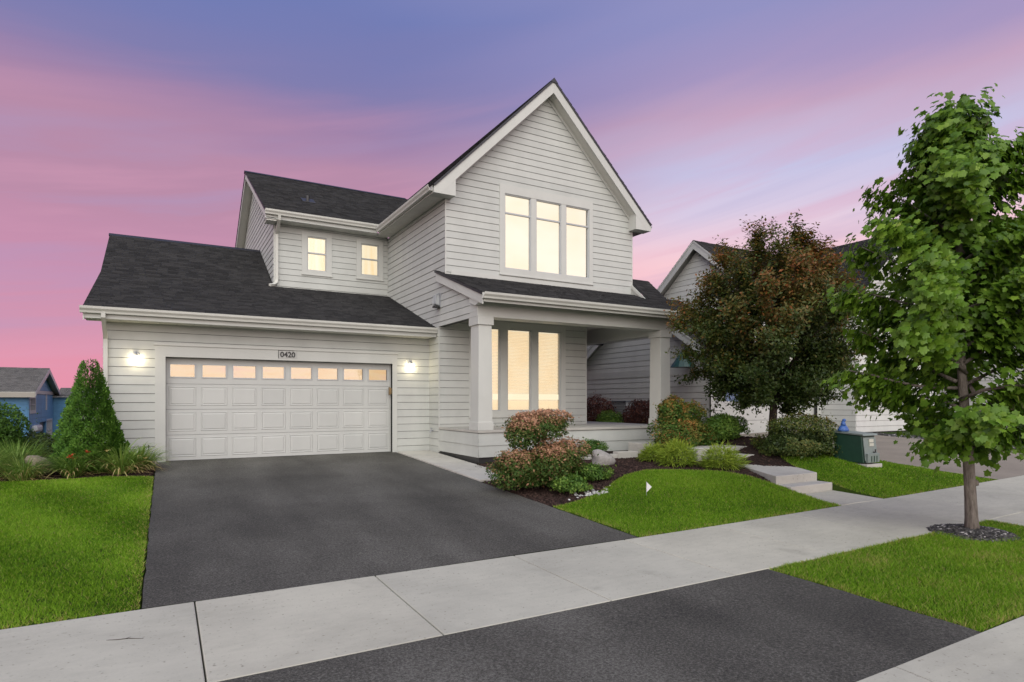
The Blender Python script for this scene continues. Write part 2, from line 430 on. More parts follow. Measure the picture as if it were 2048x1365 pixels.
# ---- public sidewalk: one slab per bay
sw = bpy.data.objects.new('sidewalk', None); COL.objects.link(sw); sw['kind'] = 'structure'
def slab4(pts, th, name, m, parent, bev=.008):
    """pts: 4 top corners counter-clockwise"""
    mb = MB(); p = [Vector(q) for q in pts]; mb.prism([q - Vector((0, 0, th)) for q in p], (0, 0, th))
    return mb.build(name, m, parent, bevel=bev)
x = .2 - 1.5 * 8
while x < 24:
    a, b = x + .005, x + 1.495
    slab4([(a, -10.648, gz(a, -10.648) + .006), (b, -10.648, gz(b, -10.648) + .006), (b, -9.022, gz(b, -9.022) + .006), (a, -9.022, gz(a, -9.022) + .006)], .12, 'slab', M['concrete'], sw)
    x += 1.5
# ---- concrete kerb pan and road
kp = bpy.data.objects.new('kerb', None); COL.objects.link(kp); kp['kind'] = 'structure'
x = -14.0
while x < 30:
    a, b = x + .004, x + 2.996
    zc = gz(a, -12.47); zc2 = gz(b, -12.47)
    mb = MB()
    mb.prism([(a, -12.475, zc - .2), (a, -12.475, zc + .005), (a, -12.62, zc + .0), (a, -12.80, zc - .012), (a, -13.25, zc - .02), (a, -13.25, zc - .2)], (b - a, 0, zc2 - zc))
    mb.build('kerb_stone', M['concrete'], kp)
    x += 3.0
RX, RY = np.meshgrid(axis(-600, 600, -20, 30, 2), np.array([-40., -30, -22, -18, -15, -13.6, -13.255]), indexing='ij')
struct(link('road', np_mesh('road', np.stack([RX, RY, g(RX, np.full_like(RX, -12.5)) - .022], -1).reshape(-1, 3), [grid_faces(RX.shape[0], RX.shape[1])]), M['asphalt'], smooth=True))

# ---- lawns
edge1 = smooth_curve([(-12, -1.9), (-6, -1.85), (-2.4, -1.82), (-1.6, -1.88), (-.9, -1.82), (-.19, -2.08)])
edge2 = smooth_curve([(4.96, -7.10), (5.4, -7.02), (5.9, -6.86), (6.4, -6.60), (6.9, -6.30), (7.45, -6.07), (8.0, -6.05), (8.5, -6.35), (8.97, -6.75)])
edge3 = smooth_curve([(10.11, -7.75), (10.6, -7.05), (11.1, -6.35), (12, -5.6), (13.2, -5.2), (13.98, -4.0)])
LAWNS = [('lawn', -9.0, -.185, C(-9.016), edge1), ('lawn', 4.965, 8.965, C(-9.016), edge2), ('lawn', 10.115, 13.98, C(-9.016), edge3),
         ('verge', 5.15, 9.58, C(-12.46), C(-10.66)), ('verge', 10.72, 17.0, C(-12.46), C(-10.66))]
def grass_on(idx, name, x0, x1, lo, hi, dens, hgt, xr, side='', seed=0):
    r = np.random.default_rng(100 + seed)
    xa, xb = xr
    n = int((xb - xa) * 8 * dens)
    ymin = min(lo(x) for x in np.linspace(xa, xb, 20)); ymax = max(hi(x) for x in np.linspace(xa, xb, 20))
    n = int((xb - xa) * (ymax - ymin) * dens)
    X = r.uniform(xa, xb, n); Y = r.uniform(ymin, ymax, n)
    xs = np.linspace(xa, xb, 200); L = np.interp(X, xs, [lo(q) for q in xs]); H = np.interp(X, xs, [hi(q) for q in xs])
    d = np.hypot(X - CAM[0], Y - CAM[1]); keep = (Y > L + .006) & (Y < H - .006) & (r.random(n) < np.clip(8.5 / d, .45, 1))
    X, Y, d = X[keep], Y[keep], d[keep]; n = len(X)
    edge = np.minimum(np.minimum(Y - L[keep], H[keep] - Y), np.minimum(X - x0, x1 - X))
    P = np.stack([X, Y, g(X, Y) - .004], -1); P[:, 2] += .006 * np.sin(X * 9 + seed) * np.sin(Y * 8)
    # low-frequency patches
    ph = np.sin(X * 1.7 + 2 * np.sin(Y * .9 + seed)) * np.sin(Y * 1.3 + 1.5 * np.sin(X * .7)) * .5 + np.sin(X * 4.1 + Y * 3.3 + seed) * np.sin(Y * 5.2 - X * 2.1) * .3
    stripe = .8 * np.sin((X * .75 + Y * .45) * 2 * math.pi / 1.25 + .8 * np.sin(Y * .6)) if side == 'mown' else 0
    az = r.uniform(0, 2 * math.pi, n)
    lean = r.uniform(.3, 1.25, n)
    dx = np.cos(az) * lean; dy = np.sin(az) * lean + (0.35 * stripe if side == 'mown' else 0)
    h = hgt * r.uniform(.6, 1.25, n) * (1 + .25 * ph)
    w = r.uniform(.0026, .0046, n) * np.clip(d / 7, .9, 2.0)
    wa = r.uniform(0, math.pi, n); wx, wy = np.cos(wa) * w, np.sin(wa) * w
    V = np.empty((n, 3, 3)); V[:, 0] = P; V[:, 0, 0] -= wx; V[:, 0, 1] -= wy; V[:, 1] = P; V[:, 1, 0] += wx; V[:, 1, 1] += wy
    V[:, 2] = P; V[:, 2, 0] += dx * h; V[:, 2, 1] += dy * h; V[:, 2, 2] += h
    big = np.sin(X * .9 + 1.3 * seed) * np.sin(Y * .8 + .7 * X + seed) * .5 + .5 * np.sin(X * 2.3 - Y * 1.9 + 2 * seed)
    ti = .42 + .15 * ph + .12 * big + r.normal(0, .20, n)
    if side == 'mown': ti += .10 * stripe
    dry = r.random(n) < (.05 + .42 * np.exp(-edge / .06) + (.06 if side == 'dry' else 0) + .22 * (side == 'dry') * np.clip(ph - .25, 0, 1))
    if side == 'dry':
        for (qx, qy, qs) in ((7.55, -11.55, .30), (6.3, -11.0, .28), (8.35, -12.0, .22), (6.9, -12.1, .2), (9.1, -11.6, .18)):
            dry = dry | (r.random(n) < .42 * np.exp(-((X - qx) ** 2 + (1.6 * (Y - qy)) ** 2) / qs ** 2))
    ti = np.where(dry, r.uniform(.86, 1, n), np.clip(ti, 0, .86))
    me = np_mesh(name, V.reshape(-1, 3), [np.arange(3 * n).reshape(n, 3)], {'tint': np.repeat(ti, 3)})
    o = link(name, me, M['grass'], kind='stuff'); return o
GL = [(9500, .031, (-3.6, -.19), 'mown', 'short mown green lawn left of the driveway'),
      (9500, .031, (4.97, 8.96), '', 'rounded mown lawn between driveway and concrete steps'),
      (7000, .032, (10.12, 13.97), '', 'sloping lawn around the green utility box'),
      (10500, .036, (5.155, 9.575), 'dry', 'roadside grass verge under the maple with dry patches'),
      (7000, .036, (10.73, 14.0), 'dry', 'far roadside grass verge beyond the cross path')]
for i, ((nm, x0, x1, lo, hi), (dn, hg, xr, sd, lab)) in enumerate(zip(LAWNS, GL)):
    strip(nm, x0, x1, lo, hi, M['thatch'], -.006)
    o = grass_on(i, 'grass', x0, x1, lo, hi, dn, hg, xr, sd, i)
    o['label'] = lab; o['category'] = 'grass'

# ---- planting beds
strip('mulch_bed', -9.0, -.19, edge1, C(-.02), M['mulch_base'], -.012, rough=.006)
edge2m = lambda x: edge2(x) if x <= 8.97 else -7.80 + (x - 8.98) * 1.62
strip('mulch_bed', 4.955, 10.14, edge2m, C(-2.86), M['mulch_base'], -.012, .07, rough=.008)
strip('mulch_bed', 10.115, 13.98, edge3, C(1.0), M['mulch_base'], -.012, rough=.008)
def chips(name, X, Y, Z, size, seed, m, label, cat, flat=.35, aspect=.4, parent=None):
    r = np.random.default_rng(seed); n = len(X)
    T = np.array([[-.5, -.5, 0], [.5, -.5, 0], [.5, .5, 0], [-.5, .5, 0], [-.35, -.3, .3], [.38, -.3, .3], [.35, .3, .3], [-.3, .34, .3]])
    F = [np.array([[4, 5, 6, 7], [0, 1, 5, 4], [1, 2, 6, 5], [2, 3, 7, 6], [3, 0, 4, 7]])]
    N = np.stack([r.normal(0, flat, n), r.normal(0, flat, n), np.ones(n)], -1); A = r.normal(0, 1, (n, 3)); A[:, 2] *= .2
    s = size * r.uniform(.5, 1.5, n); S = np.stack([s, s * r.uniform(aspect, 1, n)], -1)
    V, fs, ti = scatter(T, F, np.stack([X, Y, Z], -1), A, N, S, np.clip(r.beta(2, 3, n), 0, 1))
    o = link(name, np_mesh(name, V, fs, {'tint': ti}), m, parent, kind='stuff')
    if label: o['label'] = label; o['category'] = cat
    return o
r = np.random.default_rng(5)
X = r.uniform(4.97, 10.1, 20000); Y = r.uniform(-7.7, -3.0, 20000)
lo = np.array([edge2m(q) for q in X]); k = Y > lo + .01; X, Y = X[k], Y[k]
chips('mulch', X, Y, g(X, Y) - .012, .034, 1, M['mulch'], 'dark brown bark mulch in the bed before the porch', 'mulch')
X = r.uniform(-3.4, -.2, 3500); Y = r.uniform(-2.1, -.05, 3500); lo = np.array([edge1(q) for q in X]); k = Y > lo + .01; X, Y = X[k], Y[k]
chips('mulch', X, Y, g(X, Y) - .012, .034, 2, M['mulch'], 'dark bark mulch in the bed left of the garage', 'mulch')
X = r.uniform(10.13, 13.9, 5000); Y = r.uniform(-7.0, -1, 5000); lo = np.array([edge3(q) for q in X]); k = Y > lo + .01; X, Y = X[k], Y[k]
chips('mulch', X, Y, g(X, Y) - .012, .034, 3, M['mulch'], 'dark bark mulch under the russet tree', 'mulch')
# gravel ring round the maple
MT = np.array([8.60, -10.91])
a = r.uniform(0, 6.283, 2600); q = np.sqrt(r.random(2600)) * .44
X = MT[0] + np.cos(a) * q * 1.05; Y = MT[1] + np.sin(a) * q
chips('gravel', X, Y, g(X, Y) + .07 * (1 - (q / .46) ** 2) - .01, .036, 4, M['gravel'], 'dark and white gravel ring around the maple trunk', 'gravel', .5, .7)

# ---- private walk, steps and low wall (concrete pieces)
wk = bpy.data.objects.new('front_walk', None); COL.objects.link(wk); wk['kind'] = 'structure'
def zw(x, y): return -.0433 * (-y) + .03
for (a, b, c, d) in [(4.95, 5.78, -1.75, -.24), (4.95, 5.78, -3.55, -1.765), (4.95, 6.35, -4.72, -3.565), (6.36, 7.6, -4.60, -3.62)]:
    slab4([(a, c, zw(a, c)), (b, c, zw(b, c)), (b, d, zw(b, d)), (a, d, zw(a, d))], .12, 'slab', M['concrete_pale'], wk, .01)
slab4([(8.98, -9.018, gz(9.5, -9.018) + .006), (10.10, -9.018, gz(10, -9.018) + .006), (10.10, -8.16, -.30), (8.98, -8.16, -.30)], .12, 'slab', M['concrete'], wk, .008)
# cross path in the verge
slab4([(9.59, -12.46, gz(9.6, -12.46) + .006), (10.71, -12.46, gz(10.7, -12.46) + .006), (10.71, -10.66, gz(10.7, -10.66) + .006), (9.59, -10.66, gz(9.6, -10.66) + .006)], .12, 'slab', M['concrete'], wk, .008)
st = thing('garden_steps', 'pale concrete garden steps rising from the sidewalk path', 'steps', (9.54, -8.15, -.3))
MB().box(8.98, 10.10, -8.15, -7.50, -.5, -.165).build('step', M['concrete_pale'], st, bevel=.012)
MB().prism([(8.98, -7.86, -.45), (10.10, -7.86, -.45), (11.30, -6.02, -.45), (10.16, -5.92, -.45)], (0, 0, .43)).build('landing', M['concrete_pale'], st, bevel=.012)
MB().prism([(10.16, -5.915, -.4), (11.30, -6.015, -.4), (11.40, -5.50, -.4), (10.10, -5.42, -.4)], (0, 0, .525)).build('step', M['concrete_pale'], st, bevel=.012)
MB().prism([(9.72, -5.415, -.4), (11.50, -5.495, -.4), (11.50, -3.2, -.4), (9.72, -3.2, -.4)], (0, 0, .655)).build('step', M['concrete_pale'], st, bevel=.012)
lw = thing('retaining_wall', 'low pale concrete retaining wall in front of the porch', 'wall', (8.4, -3.95, -.1))
for (a, b, ya, yb, z1) in [(7.62, 8.10, -3.86, -3.92, .03), (8.11, 8.75, -3.92, -4.0, .07), (8.76, 9.28, -4.0, -4.06, .12)]:
    MB().prism([(a, ya, -.3), (b, yb, -.3), (b, yb + .2, -.3), (a, ya + .2, -.3)], (0, 0, z1 + .3)).build('coping_block', M['concrete_pale'], lw, bevel=.012)
BX, BY = np.meshgrid(np.linspace(7.6, 9.29, 24), np.linspace(-3.80, -2.86, 14), indexing='ij')
struct(link('mulch_bed', np_mesh('mulch_bed', np.stack([BX, BY, .0 + .05 * (BX - 7.6) / 1.7 + rng.normal(0, .006, BX.shape)], -1).reshape(-1, 3), [grid_faces(24, 14)]), M['mulch_base'], smooth=True))
# ---- neighbour's driveway
def nd(name, x0, x1, y0, y1, dz):
    ny = 30; ys = np.linspace(y0, y1, ny); X, Y = np.meshgrid(np.linspace(x0, x1, 24), ys, indexing='ij')
    Z = g(X, Y) + dz
    return struct(link(name, np_mesh(name, np.stack([X, Y, Z], -1).reshape(-1, 3), [grid_faces(24, ny)]), M['concrete_warm'], smooth=True))
nd('neighbour_driveway', 14.0, 19.3, -9.016, -1.45, .004)
X = r.uniform(19.35, 20.8, 1800); Y = r.uniform(-8.5, -2.7, 1800)
chips('gravel', X, Y, g(X, Y) - .05, .07, 9, M['gravel'], 'grey river stones along the far driveway edge', 'gravel', .5, .7)

# ================================================================== HOUSE BUILDING KIT
class Fr:
    """wall frame: s along the wall, z up, n outwards"""
    def __init__(s, kind, c): s.k = kind; s.c = c
    def P(s, a, z, n):
        if s.k == 'F': return (a, s.c - n, z)       # faces -Y
        if s.k == 'L': return (s.c - n, a, z)       # faces -X
        if s.k == 'R': return (s.c + n, a, z)       # faces +X
    def box(s, mb, a0, a1, z0, z1, n0, n1):
        p = s.P(a0, z0, n0); q = s.P(a1, z1, n1); return mb.box(p[0], q[0], p[1], q[1], p[2], q[2])
    def hexa(s, mb, lo0, hi0, lo1, hi1, z0, z1, n0b, n1b, n0t, n1t):
        """block between z0 and z1 whose ends slope (lo0..hi0 at z0, lo1..hi1 at z1)"""
        v = [s.P(lo0, z0, n0b), s.P(hi0, z0, n0b), s.P(hi0, z0, n1b), s.P(lo0, z0, n1b), s.P(lo1, z1, n0t), s.P(hi1, z1, n0t), s.P(hi1, z1, n1t), s.P(lo1, z1, n1t)]
        f = [(0, 3, 2, 1), (4, 5, 6, 7), (0, 1, 5, 4), (1, 2, 6, 5), (2, 3, 7, 6), (3, 0, 4, 7)]
        a = Vector(v[1]) - Vector(v[0]); b = Vector(v[3]) - Vector(v[0])
        if a.cross(b).z < 0: f = [q[::-1] for q in f]
        return mb.add(v, f)

def bands(z0, z1, prof, holes):
    """[(za, zb, [(lo_a, hi_a, lo_b, hi_b), ...])]"""
    cuts = sorted({z0, z1} | {h[k] for h in holes for k in (2, 3) if z0 + 1e-4 < h[k] < z1 - 1e-4})
    out = []
    for za, zb in zip(cuts[:-1], cuts[1:]):
        la, ha = prof(za + 1e-5); lb, hb = prof(zb - 1e-5); zm = (za + zb) / 2
        segs = [(la, ha, lb, hb)]
        for h in holes:
            if h[2] < zm < h[3]:
                new = []
                for (a, b, c, d) in segs:
                    if h[1] <= min(a, c) or h[0] >= max(b, d): new.append((a, b, c, d)); continue
                    if h[0] > max(a, c): new.append((a, h[0], c, h[0]))
                    if h[1] < min(b, d): new.append((h[1], b, h[1], d))
                segs = new
        segs = [q for q in segs if (q[1] - q[0] > .012 or q[3] - q[2] > .012) and q[1] >= q[0] - 1e-6 and q[3] >= q[2] - 1e-6]
        out.append((za, zb, segs))
    return out

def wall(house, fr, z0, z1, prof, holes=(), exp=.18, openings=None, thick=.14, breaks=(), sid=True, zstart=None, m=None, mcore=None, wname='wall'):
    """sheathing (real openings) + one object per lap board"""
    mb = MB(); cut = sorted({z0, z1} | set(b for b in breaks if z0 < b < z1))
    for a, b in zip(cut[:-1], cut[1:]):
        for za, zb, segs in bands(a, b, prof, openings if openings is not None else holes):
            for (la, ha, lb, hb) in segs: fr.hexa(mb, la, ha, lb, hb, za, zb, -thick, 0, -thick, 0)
    W = mb.build(wname, mcore or M['shadow_core'], house)
    if not sid: return W
    z = zstart if zstart is not None else z0
    k = 0
    while z < z1 - .02:
        a, b = max(z + .0085, z0), min(z + exp, z1)
        if b - a < .01: z += exp; continue
        ej = rng.uniform(-.0015, .0015)
        def th(q): return .022 - .012 * (q - z) / exp + ej
        cc = sorted({a, b} | set(q for q in breaks if a + .004 < q < b - .004))
        bs = []
        for c0, c1 in zip(cc[:-1], cc[1:]): bs += bands(c0, c1, prof, holes)
        full = any(len(s) == 1 for _, _, s in bs)
        if full or len(bs) == 1 and len(bs[0][2]) <= 1:
            mb = MB()
            for za, zb, segs in bs:
                for (la, ha, lb, hb) in segs: fr.hexa(mb, la, ha, lb, hb, za, zb, .0005, th(za), .0005, th(zb))
            if mb.f: mb.build('siding_board', m or M['siding'], W)
        else:
            n = max(len(s) for _, _, s in bs)
            for i in range(n):
                mb = MB()
                for za, zb, segs in bs:
                    if i < len(segs):
                        la, ha, lb, hb = segs[i]; fr.hexa(mb, la, ha, lb, hb, za, zb, .0005, th(za), .0005, th(zb))
                if mb.f: mb.build('siding_board', m or M['siding'], W)
        z += exp; k += 1
    return W

def shingle_mesh(P0, A, B, length, lo, hi, exp=.145, seed=0, holes=()):
    r = np.random.default_rng(seed); P0 = np.array(P0, float); A = np.array(A, float); B = np.array(B, float)
    A /= np.linalg.norm(A); B /= np.linalg.norm(B); N = np.cross(A, B)
    if N[2] < 0: N = -N
    V = []; F = []; T = []; n = 0; b = 0.0
    while b < length - .01:
        bt = min(b + exp, length); l, h = lo(b), hi(b); l2, h2 = lo(bt), hi(bt)
        x = l - r.uniform(0, .3)
        while x < h:
            wd = r.uniform(.12, .30); x2 = x + wd
            a0, a1 = max(x, l) + .003, min(x2, h) - .003
            c0, c1 = max(x, l2) + .003, min(x2, h2) - .003
            if a1 > a0 + .01 or c1 > c0 + .01:
                a0, a1 = min(a0, a1), max(a0, a1); c0, c1 = (c0, c1) if c1 >= c0 else ((c0 + c1) / 2,) * 2
                hh = r.choice([.009, .016]) + r.uniform(0, .003); bb = b - r.uniform(0, .012)
                q = [P0 + A * a0 + B * bb + N * hh, P0 + A * a1 + B * bb + N * hh, P0 + A * c1 + B * bt + N * .004, P0 + A * c0 + B * bt + N * .004,
                     P0 + A * a0 + B * bb, P0 + A * a1 + B * bb]
                V += q; F += [[n, n + 1, n + 2, n + 3], [n + 4, n + 5, n + 1, n]]; n += 6
                T += [r.uniform(0, 1)] * 6
            x = x2
        b = bt
    return np.array(V), [np.array(F)], np.array(T)
def roof_plane(house, P0, A, B, length, lo, hi, seed, th=.05, name='roof', m=None, cut=None, rows=True, dm=None):
    """roof deck + its shingles. lo/hi: extents along A at distance b up the slope; cut: extra b breakpoints"""
    A_ = Vector(A).normalized(); B_ = Vector(B).normalized(); N_ = A_.cross(B_)
    if N_.z < 0: N_ = -N_
    P = Vector(P0); bs = sorted({0.0, length} | set(cut or ()))
    mb = MB()
    for b0, b1 in zip(bs[:-1], bs[1:]):
        pts = [P + A_ * lo(b0) + B_ * b0, P + A_ * hi(b0) + B_ * b0, P + A_ * hi(b1 - 1e-6) + B_ * b1, P + A_ * lo(b1 - 1e-6) + B_ * b1]
        mb.prism(pts, -N_ * th)
    R = mb.build(name, dm or M['black_edge'], house)
    if rows:
        V, F, T = shingle_mesh(P0, A_, B_, length, lo, hi, .145, seed)
        link('shingles', np_mesh('shingles', V, F, {'tint': T}), m or M['shingle'], R, kind='stuff')
    return R

def gutter(house, p0, p1, out, m=None):
    """K-profile trough from p0 to p1 (top back edge), out = outward unit vector"""
    p0 = Vector(p0); p1 = Vector(p1); o = Vector(out)
    prof = [(0, 0), (0, -.125), (.075, -.125), (.085, -.085), (.118, -.045), (.125, 0), (.113, 0), (.108, -.04), (.078, -.078), (.07, -.115), (.008, -.115), (.008, 0)]
    pts = [p0 + o * a + Vector((0, 0, z)) for a, z in prof]
    return MB().prism(pts, p1 - p0).build('gutter', m or M['gutter'], house)
def soffit(house, fr_pts, along, width_vec, length, step=.31, m=None):
    """panels laid side by side: start point, unit along, vector across"""
    P = Vector(fr_pts); a = Vector(along); wv = Vector(width_vec); d = 0.0
    S = None
    while d < length - .01:
        e = min(d + step - .006, length)
        mb = MB(); p = P + a * d; mb.prism([p, p + a * (e - d), p + a * (e - d) + wv, p + wv], (0, 0, .012))
        S_ = mb.build('soffit_panel', m or M['soffit'], house)
        d += step
def downspout(house, path, w=.07, d=.055, m=None):
    """rectangular pipe along a polyline"""
    path = [Vector(p) for p in path]; mb = MB(); n = len(path); rings = []
    side = Vector((1, 0, 0))
    for i, p in enumerate(path):
        t = (path[min(i + 1, n - 1)] - path[max(i - 1, 0)]).normalized(); y = t.cross(side)
        if y.length < .1: y = t.cross(Vector((0, 1, 0)))
        y.normalize(); x = y.cross(t).normalized()
        rings.append([p + x * a * w / 2 + y * b * d / 2 for a, b in ((-1, -1), (1, -1), (1, 1), (-1, 1))])
    vs = [q for r_ in rings for q in r_]; fs = []
    for i in range(n - 1):
        for k in range(4): fs.append((i * 4 + k, i * 4 + (k + 1) % 4, i * 4 + 4 + (k + 1) % 4, i * 4 + 4 + k))
    fs += [(3, 2, 1, 0), tuple((n - 1) * 4 + k for k in range(4))]
    mb.add(vs, fs); return mb.build('downspout', m or M['gutter'], house)

def window(house, fr, casing, units, trim_m=None, lit=None, rail=None, proud=.032, blinds=False, railz=None, header=0.0, room_d=.13, pm=None):
    """casing: (s0,s1,z0,z1) outer; units: list of openings (s0,s1,z0,z1); rail: fraction of height for the check rail"""
    mb = MB(); s0, s1, z0, z1 = casing; tm = trim_m or M['trim']
    us = sorted(units); zb, zt = us[0][2], us[0][3]
    fr.box(mb, s0, us[0][0], z0, z1, -.02, proud); fr.box(mb, us[-1][1], s1, z0, z1, -.02, proud)
    fr.box(mb, us[0][0], us[-1][1], zt, z1, -.02, proud); fr.box(mb, us[0][0], us[-1][1], z0, zb, -.02, proud)
    fr.box(mb, s0 - .015, s1 + .015, z0 - .03, z0, -.0, proud + .022)
    for a, b in zip(us[:-1], us[1:]): fr.box(mb, a[1], b[0], zb, zt, -.05, proud - .006)
    W = mb.build('window', tm, house)
    for (a, b, c, d) in us:
        f = MB(); e = .022
        fr.box(f, a, a + e, c, d, -.07, .012); fr.box(f, b - e, b, c, d, -.07, .012); fr.box(f, a + e, b - e, d - e, d, -.07, .012); fr.box(f, a + e, b - e, c, c + e, -.07, .012)
        if rail is not None:
            zr = c + (d - c) * rail
            fr.box(f, a + e, b - e, zr - .018, zr + .018, -.06, .004)
        f.build('sash', M['frame'], W)
        g_ = MB(); fr.box(g_, a + e, b - e, c + e, d - e, -.046, -.042); g_.build('pane', pm or M['glass'], W)
        if lit:
            g_ = MB(); fr.box(g_, a - .02, b + .02, c - .02, d + .02, -room_d - .01, -room_d); g_.build('lit_room', lit, W)
        if blinds:
            g_ = MB(); z = railz[1] if railz else c
            z = d - .05
            while z > (railz[1] if railz else c) + .02:
                p = [fr.P(a + .01, z, -.085), fr.P(b - .01, z, -.085), fr.P(b - .01, z - .020, -.110), fr.P(a + .01, z - .020, -.110)]
                g_.add(p + [(q[0], q[1], q[2] - .002) for q in p], [(0, 1, 2, 3), (7, 6, 5, 4), (0, 4, 5, 1), (2, 6, 7, 3)]); z -= .038
            z = railz[0] - .02 if railz else c
            while railz and z > c + .02:
                p = [fr.P(a + .01, z, -.085), fr.P(b - .01, z, -.085), fr.P(b - .01, z - .022, -.106), fr.P(a + .01, z - .022, -.106)]
                g_.add(p + [(q[0], q[1], q[2] - .002) for q in p], [(0, 1, 2, 3), (7, 6, 5, 4), (0, 4, 5, 1), (2, 6, 7, 3)]); z -= .030
            g_.build('blind_slats', M['blind'], W, kind='stuff')
            if railz:
                g_ = MB(); fr.box(g_, a + .005, b - .005, railz[0], railz[1], -.082, -.075); g_.build('blind_rail', M['blind_rail'], W)
    return W

# ================================================================== THE HOUSE
H = thing('house', 'light grey lap sided house with steep front gable, porch and attached double garage', 'house', (5.0, 2.0, 0))
XL, XR, YU, YF, YG, YW_, YP = 5.83, 11.60, -1.14, -.74, -.12, 3.2, -2.9
# ---------------- garage
FG = Fr('F', YG)
casing_d = (-.19, 4.97, -.02, 2.40); open_d = (0.0, 4.85, -.02, 2.17)
wall(H, FG, -.04, 2.97, lambda z: (-1.06, XL - .003), [casing_d], openings=[open_d], zstart=-.04)
wall(H, Fr('L', -1.06), -.5, 2.97, lambda z: (YG + .002, 9.0), zstart=-.04 - .36)
mb = MB()
FG.box(mb, -.19, 0, -.02, 2.40, -.1, .03); FG.box(mb, 4.85, 4.97, -.02, 2.40, -.1, .03); FG.box(mb, 0, 4.85, 2.17, 2.40, -.1, .03)
FG.box(mb, -.06, .008, -.02, 2.17, -.24, -.101); FG.box(mb, 4.842, 4.92, -.02, 2.17, -.24, -.101)
mb.build('door_casing', M['trim'], H)
mb = MB(); FG.box(mb, -.21, 4.99, 2.40, 2.445, .0, .055); mb.build('drip_cap', M['trim'], H)
mb = MB(); FG.box(mb, -1.075, -1.045, -.04, 2.95, 0, .022); mb.build('corner_trim', M['trim'], H)
# door: four sections, 24 pressed panels, 8 lights
GD = MB(); DX0, DX1, DH = .012, 4.838, 2.155
FD = Fr('F', .035); nsec = 4; sh = DH / nsec
pw = (DX1 - DX0) / 8
wz0, wz1 = 3 * sh + .15, 3 * sh + .41
lights = [(DX0 + pw * i + .075, DX0 + pw * (i + 1) - .075, wz0, wz1) for i in range(8)]
for sct in range(4):
    for za, zb, segs in bands(sct * sh + .003, (sct + 1) * sh - .003, lambda z: (DX0, DX1), lights):
        for (la, ha, lb, hb) in segs: FD.hexa(GD, la, ha, lb, hb, za, zb, -.04, 0, -.04, 0)
G = GD.build('garage_door', M['door'], H)
pm_ = None
for row in range(3):
    for i in range(8):
        a0, a1 = DX0 + pw * i + .045, DX0 + pw * (i + 1) - .045; c0, c1 = row * sh + .075, (row + 1) * sh - .055
        mb = MB(); e = .018
        # pressed panel: outer bead, sunk groove, raised field
        def ring(ins, n): return [FD.P(a0 + ins, c0 + ins, n), FD.P(a1 - ins, c0 + ins, n), FD.P(a1 - ins, c1 - ins, n), FD.P(a0 + ins, c1 - ins, n)]
        rr_ = [ring(0, .001), ring(.012, .010), ring(.03, .002), ring(.055, .011)]
        vs_ = [p for q in rr_ for p in q]; fs_ = []
        for k in range(3):
            for j in range(4): fs_.append((k * 4 + j, k * 4 + (j + 1) % 4, (k + 1) * 4 + (j + 1) % 4, (k + 1) * 4 + j))
        fs_.append((12, 13, 14, 15)); mb.add(vs_, fs_); mb.build('panel', M['door'], G)
for (a, b, c, d) in lights:
    mb = MB(); e = .022
    FD.box(mb, a - e, a, c - e, d + e, -.02, .014); FD.box(mb, b, b + e, c - e, d + e, -.02, .014); FD.box(mb, a, b, d, d + e, -.02, .014); FD.box(mb, a, b, c - e, c, -.02, .014)
    mb.build('light_frame', M['frame'], G)
    mb = MB(); FD.box(mb, a, b, c, d, -.016, -.012); mb.build('pane', M['glass'], G)
    mb = MB(); FD.box(mb, a - .01, b + .01, c - .01, d + .01, -.10, -.09); mb.build('lit_garage', M['lit_garage'], G)
mb = MB(); FD.box(mb, DX0, DX1, -.02, .004, -.03, .012); mb.build('weather_seal', M['dark'], G)
mb = MB(); mb.box(-.15, 5.0, .20, .22, -.02, 2.6); mb.build('garage_interior', M['dark'], H)
mb = MB(); mb.box(.0, 4.85, -.02, .034, 2.157, 2.169); mb.build('door_head', M['trim'], H)
# keypad box on the right jamb
mb = MB(); mb.box(4.80, 4.845, -.10, -.02, 1.42, 1.58).box(4.785, 4.80, -.085, -.035, 1.40, 1.60); mb.build('keypad', M['brass'], H, bevel=.006)
# house number plate
mb = MB(); FG.box(mb, 2.205, 2.60, 2.215, 2.385, .0305, .038); NP = mb.build('number_plate', M['plate'], H)
mb = MB()
FG.box(mb, 2.197, 2.206, 2.21, 2.392, .03, .046); FG.box(mb, 2.206, 2.53, 2.385, 2.392, .03, .044)
mb.build('plate_edge', M['number'], NP)
def text_mesh(txt, size, loc, mat_, parent, name='numerals', depth=.006, spacing=1.0, rotz=0):
    cu = bpy.data.curves.new(name, 'FONT'); cu.body = txt; cu.size = size; cu.extrude = depth; cu.space_character = spacing; cu.offset = .004
    o = bpy.data.objects.new(name, cu); COL.objects.link(o)
    o.rotation_euler = (R_(90), 0, rotz); o.location = loc
    bpy.context.view_layer.update()
    dg = bpy.context.evaluated_depsgraph_get(); me = bpy.data.meshes.new_from_object(o.evaluated_get(dg)); me.transform(o.matrix_world)
    bpy.data.objects.remove(o, do_unlink=True); me.materials.clear()
    return link(name, me, mat_, parent)
text_mesh('0420', .165, (2.235, YG - .044, 2.245), M['number'], NP, spacing=.98)
